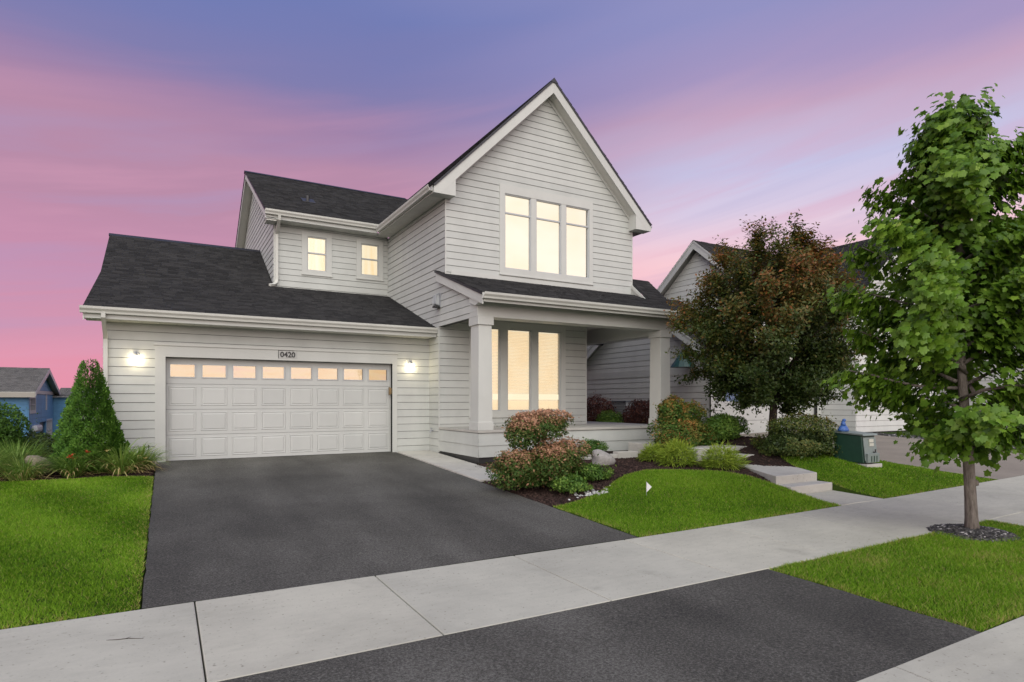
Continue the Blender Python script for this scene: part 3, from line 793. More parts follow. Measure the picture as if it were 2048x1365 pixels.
# garage roof: flat-pitched lower slope, steeper upper slope
e0 = (-.64, 3.05); kk = (3.1, 4.385); rd = (5.9, 5.95)
def slope(p, q): v = Vector((0, q[0] - p[0], q[1] - p[1])); return v, v.length
v1, l1 = slope(e0, kk); v2, l2 = slope(kk, rd)
roof_plane(H, (-1.36, e0[0], e0[1]), (1, 0, 0), v1, l1, lambda b: 0, lambda b: 7.175, 11)
roof_plane(H, (-1.36, kk[0], kk[1] + .004), (1, 0, 0), v2, l2, lambda b: 0, lambda b: 3.94, 12)
roof_plane(H, (-1.36, 9.2, 4.1), (1, 0, 0), (0, -3.3, 1.85), 3.78, lambda b: 0, lambda b: 3.94, 13)
MB().prism([(-1.38, 5.78, 5.90), (-1.38, 5.9, 5.985), (-1.38, 6.02, 5.90)], (3.97, 0, 0)).build('ridge_cap', M['black_edge'], H)
MB().box(-1.34, XL - .03, -.628, -.60, 2.83, 2.99).build('fascia', M['trim'], H)
gutter(H, (-1.40, -.632, 3.045), (XL - .03, -.632, 3.045), (0, -1, 0))
soffit(H, (-1.34, -.60, 2.83), (1, 0, 0), (0, .60 - .12 - .02, 0), 7.1)
mb = MB()   # barge board on the left rake
for (p, q) in ((e0, kk), (kk, rd)):
    mb.prism([(-1.335, p[0], p[1] - .075), (-1.335, q[0], q[1] - .075), (-1.335, q[0], q[1] - .26), (-1.335, p[0], p[1] - .26)], (-.022, 0, 0))
mb.build('barge_board', M['trim'], H)
MB().add([(-1.06, YG, 2.9), (-1.06, 9.0, 2.9), (-1.06, 9.0, 4.05), (-1.06, 5.9, 5.80), (-1.06, 3.1, 4.25), (-1.06, -.1, 3.1)], [(0, 1, 2, 3, 4, 5), (5, 4, 3, 2, 1, 0)]).build('gable_panel', M['siding'], H)
downspout(H, [(-1.03, -.70, 2.93), (-1.03, -.70, 2.86), (-1.03, -.50, 2.72), (-1.03, -.19, 2.50), (-1.03, -.175, 2.40), (-1.03, -.175, .10), (-1.03, -.30, .0)])
# ---------------- main block
FU = Fr('F', YU)
cx = (XL + XR) / 2
ZE, ZR, YO = 6.27, 9.57, -1.47      # eave edge top, ridge top, rake plane
sl = (ZR - ZE) / (cx - 5.38)
def gable_prof(z):
    if z < 6.05: return (XL, XR)
    x = cx - (ZR - .30 - z) / sl
    x = max(XL, x); return (x, 2 * cx - x)
zc_ = ZR - .30 - sl * (cx - XL)
upper = [(7.44, 8.22, 4.61, 6.50), (8.37, 9.16, 4.61, 6.50), (9.31, 10.08, 4.61, 6.50)]
cas_u = (7.29, 10.20, 4.46, 6.72)
wall(H, FU, 4.20, ZR - .34, gable_prof, [cas_u], openings=[(7.44, 10.08, 4.61, 6.50)], exp=.166, breaks=(zc_,), zstart=4.20 - .02)
window(H, FU, cas_u, upper, lit=M['lit_up'], rail=.745)
mb = MB(); FU.box(mb, XL - .018, XL + .012, 4.20, zc_, .0, .022); mb.build('corner_trim', M['trim'], H)
mb = MB(); FU.box(mb, XR - .012, XR + .018, 4.20, zc_, .0, .022); mb.build('corner_trim', M['trim'], H)
FL = Fr('L', XL)
def side_prof(z):
    lo = YU
    if z < 4.30: lo = max(YP, -3.32 + (z + .13 - 3.52) / .36)
    if z >= 4.30 - 1e-4: lo = YU
    hi = YW_ - .004
    return (lo, hi)
def side_prof_lo(z): return (max(YP + .03, -3.32 + (z + .15 - 3.52) / .36), 3.19)
wall(H, FL, 4.19, 6.14, lambda z: (YU + .004, YW_ - .004), exp=.166, zstart=4.18)
wall(H, FL, 3.08, 4.19, side_prof_lo, exp=.166, zstart=4.18 - .166 * 7, breaks=(3.52 + .36 * (YP + .03 + 3.32) - .15,))
wall(H, FL, -.02, 3.08, lambda z: (YF, YG - .004), exp=.18, zstart=-.04)
MB().box(XL + .02, XL + .12, YU + .15, YW_ + 6, 3.1, 6.1).build('core_wall', M['shadow_core'], H)
MB().box(XR - .14, XR, YU + .15, 11, 3.42, 6.1).box(XL + .15, XR - .15, 10.86, 11, 0, 6.1).build('core_wall', M['siding'], H)
# main roof
for sgn, sd in ((-1, 21), (1, 22)):
    x_e = cx + sgn * (cx - 5.38)
    vB = Vector((-sgn * (cx - 5.38), 0, ZR - ZE)); LB = vB.length
    roof_plane(H, (x_e, YO - .02, ZE), (0, 1, 0), vB, LB, lambda b: 0, lambda b: 12.4, sd)
MB().prism([(cx - .12, YO - .03, ZR - .10), (cx, YO - .03, ZR + .025), (cx + .12, YO - .03, ZR - .10)], (0, 12.4, 0)).build('ridge_cap', M['black_edge'], H)
def off(x, d): return ZR - .055 - abs(x - cx) * sl - d
# barge boards on the front rake
for sgn in (-1, 1):
    xe = cx + sgn * (cx - 5.40); xi = cx + sgn * (cx - XL - .02)
    ZB = 6.09; xb = cx + sgn * (ZR - .055 - .30 - ZB) / sl
    MB().prism([(cx, YO, off(cx, 0)), (xe, YO, off(xe, 0)), (xe, YO, ZB), (xb, YO, ZB), (cx, YO, off(cx, .30))], (0, .028, 0)).build('barge_board', M['trim'], H)
    # boxed eave return
    xw = cx + sgn * (cx - XL - .12)
    MB().prism([(xb, YO + .002, ZB), (xw, YO + .002, ZB), (xw, YO + .002, off(xw, .30))], (0, .024, 0)).build('eave_return', M['trim'], H)
    MB().prism([(xe, YO + .03, off(xe, .03)), (xw, YO + .03, off(xw, .03)), (xw, YO + .03, ZB + .005), (xe, YO + .03, ZB + .005)], (0, .298, 0)).build('eave_return', M['trim'], H)
    # raking soffit between wall and barge board
    MB().prism([(cx, YO + .03, off(cx, .24)), (xi, YO + .03, off(xi, .24)), (xi, YO + .03, off(xi, .26)), (cx, YO + .03, off(cx, .26))], (0, .32, 0)).build('rake_soffit', M['soffit'], H)
    MB().prism([(cx, YU - .02, off(cx, .26)), (xi, YU - .02, off(xi, .26)), (xi, YU - .02, off(xi, .36)), (cx, YU - .02, off(cx, .36))], (0, -.018, 0)).build('frieze_board', M['trim'], H)
# left eave: fascia, gutter, soffit panels
MB().box(5.395, 5.42, YO + .34, 2.70, 6.10, 6.22).build('fascia', M['trim'], H)
gutter(H, (5.39, YO + .06, 6.265), (5.39, 2.62, 6.265), (-1, 0, 0))
soffit(H, (5.42, YO + .34, 6.115), (0, 1, 0), (XL - 5.42 - .02, 0, 0), 4.05)
MB().box(11.98, 12.0, YO + .34, 11, 6.10, 6.22).build('fascia', M['trim'], H)
gutter(H, (12.01, YO + .06, 6.265), (12.01, 10.9, 6.265), (1, 0, 0))
# ---------------- rear wing over the garage
FW_ = Fr('F', YW_)
small = [(3.48, 4.01, 4.95, 5.91), (5.01, 5.54, 4.98, 5.90)]
cs = [(3.33, 4.16, 4.84, 6.04), (4.87, 5.68, 4.87, 6.03)]
wall(H, FW_, 4.30, 6.16, lambda z: (2.62, XL - .003), cs, openings=small, exp=.166, zstart=4.26)
for c_, u_ in zip(cs, small): window(H, FW_, c_, [u_], lit=M['lit_small'], rail=.52)
mb = MB(); FW_.box(mb, 2.585, 2.625, 4.35, 6.14, -.01, .022); mb.build('corner_trim', M['trim'], H)
WR = (7.4, 8.89); ws = (WR[1] - 6.37) / (WR[0] - 2.72)
def wing_prof(z):
    if z < 6.12: return (YW_, 2 * WR[0] - YW_)
    y = WR[0] - (WR[1] - .28 - z) / ws; y = max(y, YW_); return (y, 2 * WR[0] - y)
wall(H, Fr('L', 2.60), 4.2, WR[1] - .32, wing_prof, exp=.166, zstart=4.2, breaks=(WR[1] - .28 - ws * (WR[0] - YW_),))
vB = Vector((0, WR[0] - 2.72, WR[1] - 6.37)); LB = vB.length
def wing_hi(b):
    z = 6.37 + b / LB * (WR[1] - 6.37); return min(8.4, cx - (ZR - z) / sl) - 2.30 - .02
roof_plane(H, (2.30, 2.72, 6.37), (1, 0, 0), vB, LB, lambda b: 0, wing_hi, 31)
roof_plane(H, (2.30, 2 * WR[0] - 2.72, 6.37), (1, 0, 0), Vector((0, -(WR[0] - 2.72), WR[1] - 6.37)), LB, lambda b: 0, wing_hi, 32)
MB().prism([(2.28, WR[0] - .12, WR[1] - .04), (2.28, WR[0], WR[1] + .035), (2.28, WR[0] + .12, WR[1] - .04)], (5.6, 0, 0)).build('ridge_cap', M['black_edge'], H)
for sgn in (-1, 1):
    ye = WR[0] + sgn * (WR[0] - 2.74)
    def zo(y, d): return WR[1] - .055 - abs(y - WR[0]) * ws - d
    MB().prism([(2.32, WR[0], zo(WR[0], 0)), (2.32, ye, zo(ye, 0)), (2.32, ye, zo(ye, .19)), (2.32, WR[0], zo(WR[0], .19))], (.024, 0, 0)).build('barge_board', M['trim'], H)
    MB().prism([(2.345, WR[0], zo(WR[0], .15)), (2.345, ye, zo(ye, .15)), (2.345, ye, zo(ye, .17)), (2.345, WR[0], zo(WR[0], .17))], (.24, 0, 0)).build('rake_soffit', M['soffit'], H)
MB().box(2.34, 5.36, 2.74, 2.765, 6.14, 6.31).build('fascia', M['trim'], H)
gutter(H, (2.30, 2.736, 6.365), (5.40, 2.736, 6.365), (0, -1, 0))
soffit(H, (2.34, 2.765, 6.145), (1, 0, 0), (0, YW_ - 2.765 - .02, 0), 3.45)
MB().box(2.35, 2.60, 2.77, 3.21, 6.10, 6.15).build('eave_return', M['soffit'], H)
downspout(H, [(2.66, 2.68, 6.24), (2.66, 2.70, 6.14), (2.66, 2.95, 5.98), (2.66, 3.14, 5.86), (2.66, 3.15, 5.70), (2.66, 3.15, 4.62), (2.64, 3.13, 4.50), (2.56, 3.05, 4.43), (2.46, 2.98, 4.40)], .075, .06)
vp = thing('roof_vent', 'small dark plumbing vent on the upper rear roof', 'vent', (3.9, 4.3, 7.2))
vz = 6.37 + ws * (4.35 - 2.72)
MB().lathe([(.05, -.02), (.05, .17), (.035, .17), (.035, .05)], (3.72, 4.35, vz + .01), 10).build('pipe', M['dark'], vp)
MB().prism([(3.55, 4.2, vz - .055), (3.92, 4.2, vz - .055), (3.92, 4.55, vz + .145), (3.55, 4.55, vz + .145)], (0, 0, .012)).build('flashing', M['dark'], vp)
# ---------------- ground floor front and porch
FF = Fr('F', YF)
low = [(6.81, 7.53, 1.0, 3.13), (7.74, 8.47, 1.0, 3.13), (8.68, 9.42, 1.0, 3.13)]
cas_l = (6.64, 9.57, .86, 3.30)
wall(H, FF, .0, 3.40, lambda z: (XL + .003, 10.28), [cas_l], openings=[(6.81, 9.42, 1.0, 3.13)], zstart=-.04)
window(H, FF, cas_l, low, lit=M['lit_low'], blinds=True, railz=(1.29, 1.44), room_d=.138)
wall(H, Fr('R', 10.28), .0, 3.4, lambda z: (YF + .003, 6.0), zstart=-.04)
mb = MB(); FF.box(mb, XL - .018, XL + .012, .0, 3.06, 0, .022); mb.build('corner_trim', M['trim'], H)
mb = MB(); FF.box(mb, 10.265, 10.295, .0, 3.38, 0, .022); mb.build('corner_trim', M['trim'], H)
PO = YP
MB().box(XL - .02, 11.62, PO - .03, YF - .03, .565, .62).box(10.30, 11.62, YF - .03, 3.0, .565, .62).build('porch_floor', M['deck'], H, bevel=.008)
for k, (za, zb) in enumerate([(.04, .285), (.29, .555)]):
    mb = MB(); t_ = .012
    mb.add([(XL, PO, za), (11.58, PO, za), (11.58, PO - .018, za), (XL, PO - .018, za), (XL, PO, zb), (11.58, PO, zb), (11.58, PO - .004, zb), (XL, PO - .004, zb)], [(0, 3, 2, 1), (4, 5, 6, 7), (0, 1, 5, 4), (1, 2, 6, 5), (2, 3, 7, 6), (3, 0, 4, 7)])
    mb.build('skirt_board', M['siding'], H)
    mb = MB(); mb.add([(XL, PO, za), (XL, YF - .02, za), (XL - .018, YF - .02, za), (XL - .018, PO - .018, za), (XL, PO, zb), (XL, YF - .02, zb), (XL - .004, YF - .02, zb), (XL - .004, PO - .004, zb)], [(0, 1, 2, 3), (4, 7, 6, 5), (0, 4, 5, 1), (1, 5, 6, 2), (2, 6, 7, 3), (3, 7, 4, 0)])
    mb.build('skirt_board', M['siding'], H)
MB().box(XL + .02, 11.5, PO + .02, YF - .04, -.2, .56).build('porch_core', M['dark'], H)
def column(x0, x1, y0, y1):
    mb = MB(); f = .014
    v = [(x0 - f, y0 - f, .62), (x1 + f, y0 - f, .62), (x1 + f, y1 + f, .62), (x0 - f, y1 + f, .62), (x0, y0, 2.90), (x1, y0, 2.90), (x1, y1, 2.90), (x0, y1, 2.90)]
    mb.add(v, [(0, 3, 2, 1), (4, 5, 6, 7), (0, 1, 5, 4), (1, 2, 6, 5), (2, 3, 7, 6), (3, 0, 4, 7)])
    Cc = mb.build('column', M['trim'], H, bevel=.006)
    MB().box(x0 - .035, x1 + .035, y0 - .035, y1 + .035, 2.90, 3.075).build('capital', M['trim'], Cc, bevel=.006)
    MB().box(x0 - .03, x1 + .03, y0 - .03, y1 + .03, .622, .80).build('plinth', M['trim'], Cc, bevel=.006)
column(5.845, 6.16, PO + .01, PO + .40)
column(11.06, 11.38, PO + .01, PO + .40)
MB().box(XL - .018, 11.58, PO + .004, PO + .40, 3.078, 3.43).build('porch_beam', M['trim'], H, bevel=.006)
MB().box(11.08, 11.40, PO + .41, 3.2, 2.97, 3.40).build('porch_beam', M['trim'], H, bevel=.006)
MB().box(XL + .14, 11.08, PO + .40, YF - .002, 3.385, 3.40).box(10.30, 11.08, YF + .0, 3.2, 3.385, 3.40).build('porch_ceiling', M['ceiling'], H)
rail_n = 0
# porch roof
pv = Vector((0, 2.56, 2.56 * .36)); PL = pv.length; br = (2.18) / 2.56 * PL
roof_plane(H, (5.70, -3.32, 3.52), (1, 0, 0), pv, PL, lambda b: 0, lambda b: (6.35 if b <= br else .125), 41, cut=(br,))
MB().prism([(5.725, -3.30, 3.465), (5.725, -.80, 3.465 + .36 * 2.5), (5.725, -.80, 3.465 + .36 * 2.5 - .19), (5.725, -3.30, 3.275)], (.024, 0, 0)).build('barge_board', M['trim'], H)
MB().prism([(5.75, -3.275, 3.44), (5.75, -2.62, 3.66), (5.75, -2.62, 3.40), (5.75, -2.9, 3.30), (5.75, -3.275, 3.385)], (.10, 0, 0)).build('eave_return', M['trim'], H)
MB().box(5.76, 12.0, -3.305, -3.28, 3.33, 3.47).build('fascia', M['trim'], H)
gutter(H, (5.715, -3.312, 3.515), (12.03, -3.312, 3.515), (0, -1, 0))
soffit(H, (5.76, -3.28, 3.40), (1, 0, 0), (0, .385, 0), 6.2)
mb = MB(); mb.prism([(5.96, YU - .02, 4.285), (5.96, YU - .035, 4.285), (5.96, YU - .035, 4.40), (5.96, YU - .02, 4.40)], (5.6, 0, 0)); mb.build('flashing_board', M['trim'], H)
# steeper side roof with its cheek
cv = Vector((0, .96, .80)); CLn = cv.length
roof_plane(H, (11.62, -1.94, 3.985), (1, 0, 0), cv, CLn, lambda b: 0, lambda b: .75, 42)
roof_plane(H, (11.62, 1.2, 3.1), (1, 0, 0), Vector((0, -2.18, 1.69)), 2.76, lambda b: 0, lambda b: .75, 43)
MB().prism([(11.60, -1.90, 3.96), (11.60, -.96, 4.74), (11.60, -.96, 4.64), (11.60, -1.78, 3.96)], (-.03, 0, 0)).build('barge_board', M['trim'], H)
MB().prism([(11.605, -1.80, 3.99), (11.605, -.98, 4.66), (11.605, -.98, 4.30)], (.02, 0, 0)).build('cheek', M['siding'], H)
# wall lamps beside the garage door, each a thing of its own
for (x, lab) in ((-.51, 'lit round glass wall lamp left of the garage door'), (5.31, 'lit round glass wall lamp right of the garage door')):
    L = thing('wall_lamp', lab, 'wall lamp', (x, YG - .02, 2.15), 'lamps beside the garage door')
    MB().lathe([(.055, 0), (.055, .012), (.04, .02)], (0, 0, 0), 14).build('backplate', M['steel'], L)
    o = L.children[0]; o.data.transform(Matrix.Translation((x, YG - .018, 2.20)) @ Matrix.Rotation(R_(90), 4, 'X'))
    MB().tube([(x, YG - .03, 2.21), (x, YG - .09, 2.23), (x, YG - .11, 2.19)], .011, 8).build('arm', M['steel'], L)
    MB().lathe([(.03, 0), (.038, .02), (.025, .04)], (x, YG - .11, 2.165), 12).build('socket', M['steel'], L)
    MB().lathe([(.02, -.062), (.045, -.052), (.064, -.025), (.07, 0), (.062, .03), (.04, .055), (.02, .062)], (x, YG - .11, 2.105), 16).build('globe', M['bulb'], L, smooth=True)
# caged lamp on the side wall
L = thing('wall_lamp', 'unlit grey caged lamp on the side wall above the porch rake', 'wall lamp', (XL - .03, -.80, 3.73))
yL, zL = -.80, 3.71
MB().box(XL - .04, XL - .016, yL - .10, yL + .10, zL - .17, zL + .17).build('backplate', M['steel'], L, bevel=.006)
MB().prism([(XL - .041, yL - .075, zL + .15), (XL - .13, yL - .075, zL + .10), (XL - .15, yL - .075, zL - .10), (XL - .041, yL - .075, zL - .13)], (0, .15, 0)).build('glass', M['frame'], L, bevel=.01)
for k in range(3):
    yy = yL - .085 + k * .085
    MB().tube([(XL - .04, yy, zL + .165), (XL - .14, yy, zL + .115), (XL - .162, yy, zL - .10), (XL - .05, yy, zL - .15)], .008, 6).build('cage_bar', M['steel'], L)
MB().box(XL - .165, XL - .042, yL - .095, yL + .095, zL - .18, zL - .135).build('base', M['dark'], L, bevel=.008)
# hose tap and socket
T_ = thing('garden_tap', 'small grey garden tap low on the wall beside the porch', 'tap', (XL - .02, -.42, .52))
MB().tube([(XL - .016, -.42, .52), (XL - .09, -.42, .52), (XL - .11, -.42, .47)], .016, 8).build('spout', M['steel'], T_)
MB().tube([(XL - .07, -.42, .535), (XL - .07, -.42, .575)], .008, 6).build('stem', M['steel'], T_)
MB().tube([(XL - .07, -.47, .578), (XL - .07, -.37, .578)], .012, 6).build('handle', M['steel'], T_)
T_ = thing('wall_hook', 'tiny black hook on the wall left of the garage door', 'hook', (-.30, YG - .02, .27))
MB().tube([(-.30, YG - .018, .34), (-.30, YG - .03, .26), (-.315, YG - .05, .235), (-.33, YG - .045, .25)], .007, 6).build('hook_wire', M['dark'], T_)
MB().box(-.312, -.288, YG - .024, YG - .016, .31, .36).build('hook_plate', M['dark'], T_)

# ================================================================== NEIGHBOURING HOUSES
M['nsiding'] = paint('neighbour_siding', (.54, .55, .52), .6, .05)
M['ntrim'] = paint('neighbour_trim', (.50, .51, .48), .5, .04)
M['blue'] = paint('blue_siding', (.10, .26, .42), .55, .12)
M['bluedeep'] = paint('deep_blue_siding', (.07, .19, .34), .55, .1)
M['tan'] = paint('tan_siding', (.31, .29, .25), .6, .05)
N = thing('house', 'neighbouring pale grey sided house behind the russet tree on the right', 'house', (17.5, 3.0, .1))
NY, NX = -1.3, 14.6
nr = (1.85, 4.95); ne = 2.85; nsl = (nr[1] - ne) / (nr[0] + 1.3 + .3)
def nprof(z):
    if z < 2.55: return (NY, 5.0)
    y = nr[0] - (nr[1] - .2 - z) / nsl; y = max(NY, y); return (y, 2 * nr[0] - y)
band = (NY, 5.0, 2.10, 2.34)
wall(N, Fr('L', NX), .0, nr[1] - .25, nprof, [(NY - 1, 6, 2.10, 2.34)], openings=[], exp=.19, breaks=(nr[1] - .2 - nsl * (nr[0] - NY),), m=M['nsiding'], zstart=.01)
mb = MB(); Fr('L', NX).box(mb, NY, 5.0, 2.10, 2.34, .0, .03); mb.build('band_board', M['ntrim'], N)
mb = MB(); Fr('L', NX).box(mb, NY - .03, NY + .10, .0, 2.6, .0, .03); Fr('F', NY).box(mb, NX - .03, NX + .1, .0, 2.6, .0, .03); mb.build('corner_trim', M['ntrim'], N)
FN = Fr('F', NY)
wall(N, FN, .0, 2.75, lambda z: (NX + .003, 20.1), [(15.05, 20.02, .0, 2.40)], openings=[(15.2, 19.9, .0, 2.28)], exp=.19, m=M['nsiding'], zstart=.01)
mb = MB(); FN.box(mb, 15.05, 15.2, .0, 2.40, -.05, .03); FN.box(mb, 19.9, 20.02, .0, 2.40, -.05, .03); FN.box(mb, 15.2, 19.9, 2.28, 2.40, -.05, .03); mb.build('door_casing', M['ntrim'], N)
nd_ = MB(); F2 = Fr('F', NY + .12)
nl = [(15.24 + 1.155 * i + .16, 15.24 + 1.155 * (i + 1) - .16, 1.25, 1.62) for i in range(4)]
for k in range(4):
    for za, zb, segs in bands(.08 + k * .55 + .005, .08 + (k + 1) * .55 - .005, lambda z: (15.2, 19.9), nl):
        for s_ in segs: F2.hexa(nd_, s_[0], s_[1], s_[2], s_[3], za, zb, -.04, 0, -.04, 0)
ND = nd_.build('garage_door', M['ntrim'], N)
M['skyglass'] = metal('sky_reflection_glass', (.16, .24, .36), .12)  # blue base colour stands in for sky reflected in the panes
for q in nl:
    mb = MB(); F2.box(mb, q[0], q[1], q[2], q[3], -.03, -.02); mb.build('pane', M['skyglass'], ND)
for (P0, B, L_, hi_) in [((14.25, NY - .35, ne - .16), (0, nr[0] - NY + .35, nr[1] - ne + .16), None, 6.0), ((14.25, 5.35, ne - .16), (0, -(5.35 - nr[0]), nr[1] - ne + .16), None, 6.0)]:
    roof_plane(N, P0, (1, 0, 0), B, Vector(B).length, lambda b: 0, lambda b, h=hi_: h, 51 + int(P0[1] > 0), dm=M['ntrim'])
for sg in (-1, 1):
    yE = nr[0] + sg * 3.5
    zz = lambda y, d: nr[1] - .06 - abs(y - nr[0]) * (nr[1] - ne + .16) / 3.5 - d
    MB().prism([(14.27, nr[0], zz(nr[0], 0)), (14.27, yE, zz(yE, 0)), (14.27, yE, zz(yE, .24)), (14.27, nr[0], zz(nr[0], .24))], (.025, 0, 0)).build('barge_board', M['ntrim'], N)
gutter(N, (14.25, NY - .35, ne - .17), (20.0, NY - .35, ne - .17), (0, -1, 0))
wall(N, Fr('L', 15.2), .0, 4.2, lambda z: (5.02, 14), exp=.19, m=M['nsiding'], zstart=.0)
roof_plane(N, (14.8, 5.1, 4.1), (0, 1, 0), Vector((3, 0, 2)), 3.6, lambda b: 0, lambda b: 9, 50, dm=M['ntrim'])
# upper wing, gable to the left
ur = (.9, 6.92); ue = 5.05; usl = .80
def uprof(z):
    if z < ue: return (-1.25, 3.05)
    y = max(-1.25, ur[0] - (ur[1] - .22 - z) / usl); return (y, 2 * ur[0] - y)
wall(N, Fr('L', 16.5), 3.0, ur[1] - .26, uprof, exp=.19, m=M['nsiding'], breaks=(ur[1] - .22 - usl * 2.15,), zstart=3.0)
wall(N, Fr('F', -1.24), 2.8, 5.0, lambda z: (16.5, 20.1), exp=.19, m=M['nsiding'], zstart=2.8)
for sg, sd in ((-1, 55), (1, 56)):
    yE = ur[0] + sg * 2.5; zE = ur[1] - usl * 2.5
    B = Vector((0, -sg * 2.5, usl * 2.5)); roof_plane(N, (16.15, yE, zE), (1, 0, 0), B, B.length, lambda b: 0, lambda b: 6.4, sd, dm=M['ntrim'])
    MB().prism([(16.17, ur[0], ur[1] - .06), (16.17, yE, zE - .06), (16.17, yE, zE - .30), (16.17, ur[0], ur[1] - .30)], (.025, 0, 0)).build('barge_board', M['ntrim'], N)
# main block with its ridge running back
mx = 22.8; mr = 7.3; me_ = 4.72; msl = (mr - me_) / (mx - 19.75)
wall(N, Fr('L', 20.12), .0, 4.8, lambda z: (-2.55, 8), exp=.19, m=M['nsiding'], zstart=.0)
def mprof(z):
    if z < 4.7: return (20.12, 25.5)
    x = max(20.12, mx - (mr - .22 - z) / msl); return (x, 2 * mx - x)
FM = Fr('F', -2.55)
mwin = [(21.3, 22.1, 1.2, 2.6), (22.3, 23.1, 1.2, 2.6)]
wall(N, FM, .2, mr - .28, mprof, [(21.15, 23.25, 1.08, 2.74)], openings=[(21.3, 23.1, 1.2, 2.6)], exp=.19, m=M['nsiding'], breaks=(mr - .22 - msl * (mx - 20.12),), zstart=.2)
window(N, FM, (21.15, 23.25, 1.08, 2.74), mwin, trim_m=M['ntrim'], pm=M['skyglass'])
for sg, sd in ((-1, 57), (1, 58)):
    B = Vector((-sg * (mx - 19.75), 0, mr - me_)); roof_plane(N, (mx + sg * (mx - 19.75), -2.95, me_), (0, 1, 0), B, B.length, lambda b: 0, lambda b: 11.5, sd, dm=M['ntrim'])
    xe = mx + sg * (mx - 19.78)
    MB().prism([(mx, -2.93, mr - .06), (xe, -2.93, me_ - .04), (xe, -2.93, me_ - .28), (mx, -2.93, mr - .30)], (0, .025, 0)).build('barge_board', M['ntrim'], N)
gutter(N, (19.77, -2.9, me_ - .01), (19.77, 8, me_ - .01), (-1, 0, 0))
MB().box(20.2, 25.4, -2.53, -2.4, -.2, .2).build('foundation', M['dark'], N)
# dark green lamp shade fixed to the neighbour's wall
S_ = thing('wall_lamp', 'dark green cone shade lamp on the neighbouring side wall', 'wall lamp', (14.5, -.55, 2.7))
MB().lathe([(.40, -.30), (.36, -.24), (.10, .14), (.05, .20)], (14.2, -.55, 2.62), 14, 1, 1).build('lamp_shade', metal('green_enamel', (.015, .06, .05), .4), S_)
MB().tube([(14.58, -.55, 2.95), (14.3, -.55, 2.98), (14.2, -.55, 2.82)], .02, 8).build('arm', M['dark'], S_)
# air conditioner
A_ = thing('air_conditioner', 'grey air conditioner unit behind the dark shrubs by the neighbouring wall', 'air conditioner', (13.95, 1.9, .3))
MB().box(13.55, 14.35, 1.4, 2.3, .3, 1.22).build('casing', M['steel'], A_, bevel=.02)
for k in range(9): MB().box(13.535, 13.548, 1.46, 2.24, .40 + k * .085, .44 + k * .085).build('louvre', M['frame'], A_)
MB().box(13.52, 14.38, 1.37, 2.33, 1.222, 1.27).build('lid', metal('dark_grey_lid', (.12, .13, .15), .4), A_, bevel=.01)

# ---- a further house at the right edge
K_ = thing('house', 'pale house wall at the far right edge beyond the maple', 'house', (32, 1, .1))
wall(K_, Fr('L', 28.0), -.2, 5.2, lambda z: (-5.0, 7), exp=.25, m=M['ntrim'], zstart=-.2)
wall(K_, Fr('F', -5.0), -.2, 5.2, lambda z: (28.0, 38), [(29.2, 31.2, 1.0, 2.6)], openings=[(29.4, 31.0, 1.15, 2.45)], exp=.25, m=M['ntrim'], zstart=-.2)
window(K_, Fr('F', -5.0), (29.2, 31.2, 1.0, 2.6), [(29.4, 30.18, 1.15, 2.45), (30.24, 31.0, 1.15, 2.45)], trim_m=M['ntrim'], pm=M['skyglass'])
Bv = Vector((0, 6.5, 3.6)); roof_plane(K_, (27.5, -5.5, 5.1), (1, 0, 0), Bv, Bv.length, lambda b: 0, lambda b: 11, 59, dm=M['ntrim'])
gutter(K_, (27.5, -5.5, 5.1), (38.5, -5.5, 5.1), (0, -1, 0))
# ---- blue house far left
B_ = thing('house', 'blue sided house with grey roof far behind on the left', 'house', (-10, 28, -3))
FB = Fr('R', -6.0); y0, y1, yr = 24.2, 32.0, 28.1; ez, rz = 1.75, 3.08; bsl = (rz - ez) / (yr - y0)
def bprof(z):
    if z < ez: return (y0, y1)
    y = max(y0, yr - (rz - .03 - z) / bsl); return (y, 2 * yr - y)
bop = [(24.6, 26.0, .75, 1.42), (27.3, 29.3, -1.6, .10), (29.6, 31.4, -1.0, .12)]
wall(B_, FB, -3.4, rz - .05, bprof, bop, exp=.25, m=M['blue'], mcore=M['bluedeep'], breaks=(ez,), zstart=-3.4)
for i, q in enumerate(bop):
    if i == 1:
        mb = MB(); FB.box(mb, q[0], q[1], q[2], q[3], -.12, -.10); mb.build('dark_opening', M['dark'], B_)
        mb = MB(); FB.box(mb, q[0] - .1, q[1] + .1, q[3], q[3] + .1, 0, .05); mb.build('lintel', M['blue'], B_)
    else: window(B_, FB, (q[0] - .12, q[1] + .12, q[2] - .1, q[3] + .1), [((q[0] + (q[1] - q[0]) * k / 3 + .03), (q[0] + (q[1] - q[0]) * (k + 1) / 3 - .03), q[2], q[3]) for k in range(3)], trim_m=M['frame'], pm=M['darkglass'], rail=.5)
mb = MB(); FB.box(mb, 29.2, 29.5, .75, 1.72, 0, .05); FB.box(mb, y0 + .0, y1, ez - .1, ez + .08, .02, .06); mb.build('band_board', M['frame'], B_)
mb = MB(); FB.box(mb, 24.8, 26.3, -.35, .02, 0, .3); mb.build('arched_hood', M['frame'], B_, bevel=.12)
wall(B_, Fr('F', y0), -3.4, ez, lambda z: (-18, -6.02), [], exp=.25, m=M['bluedeep'], mcore=M['bluedeep'], zstart=-3.4)
wall(B_, Fr('F', y1 + .02), -3.4, 1.55, lambda z: (-8, -4.85), [], exp=.25, m=M['blue'], mcore=M['bluedeep'], zstart=-3.4)
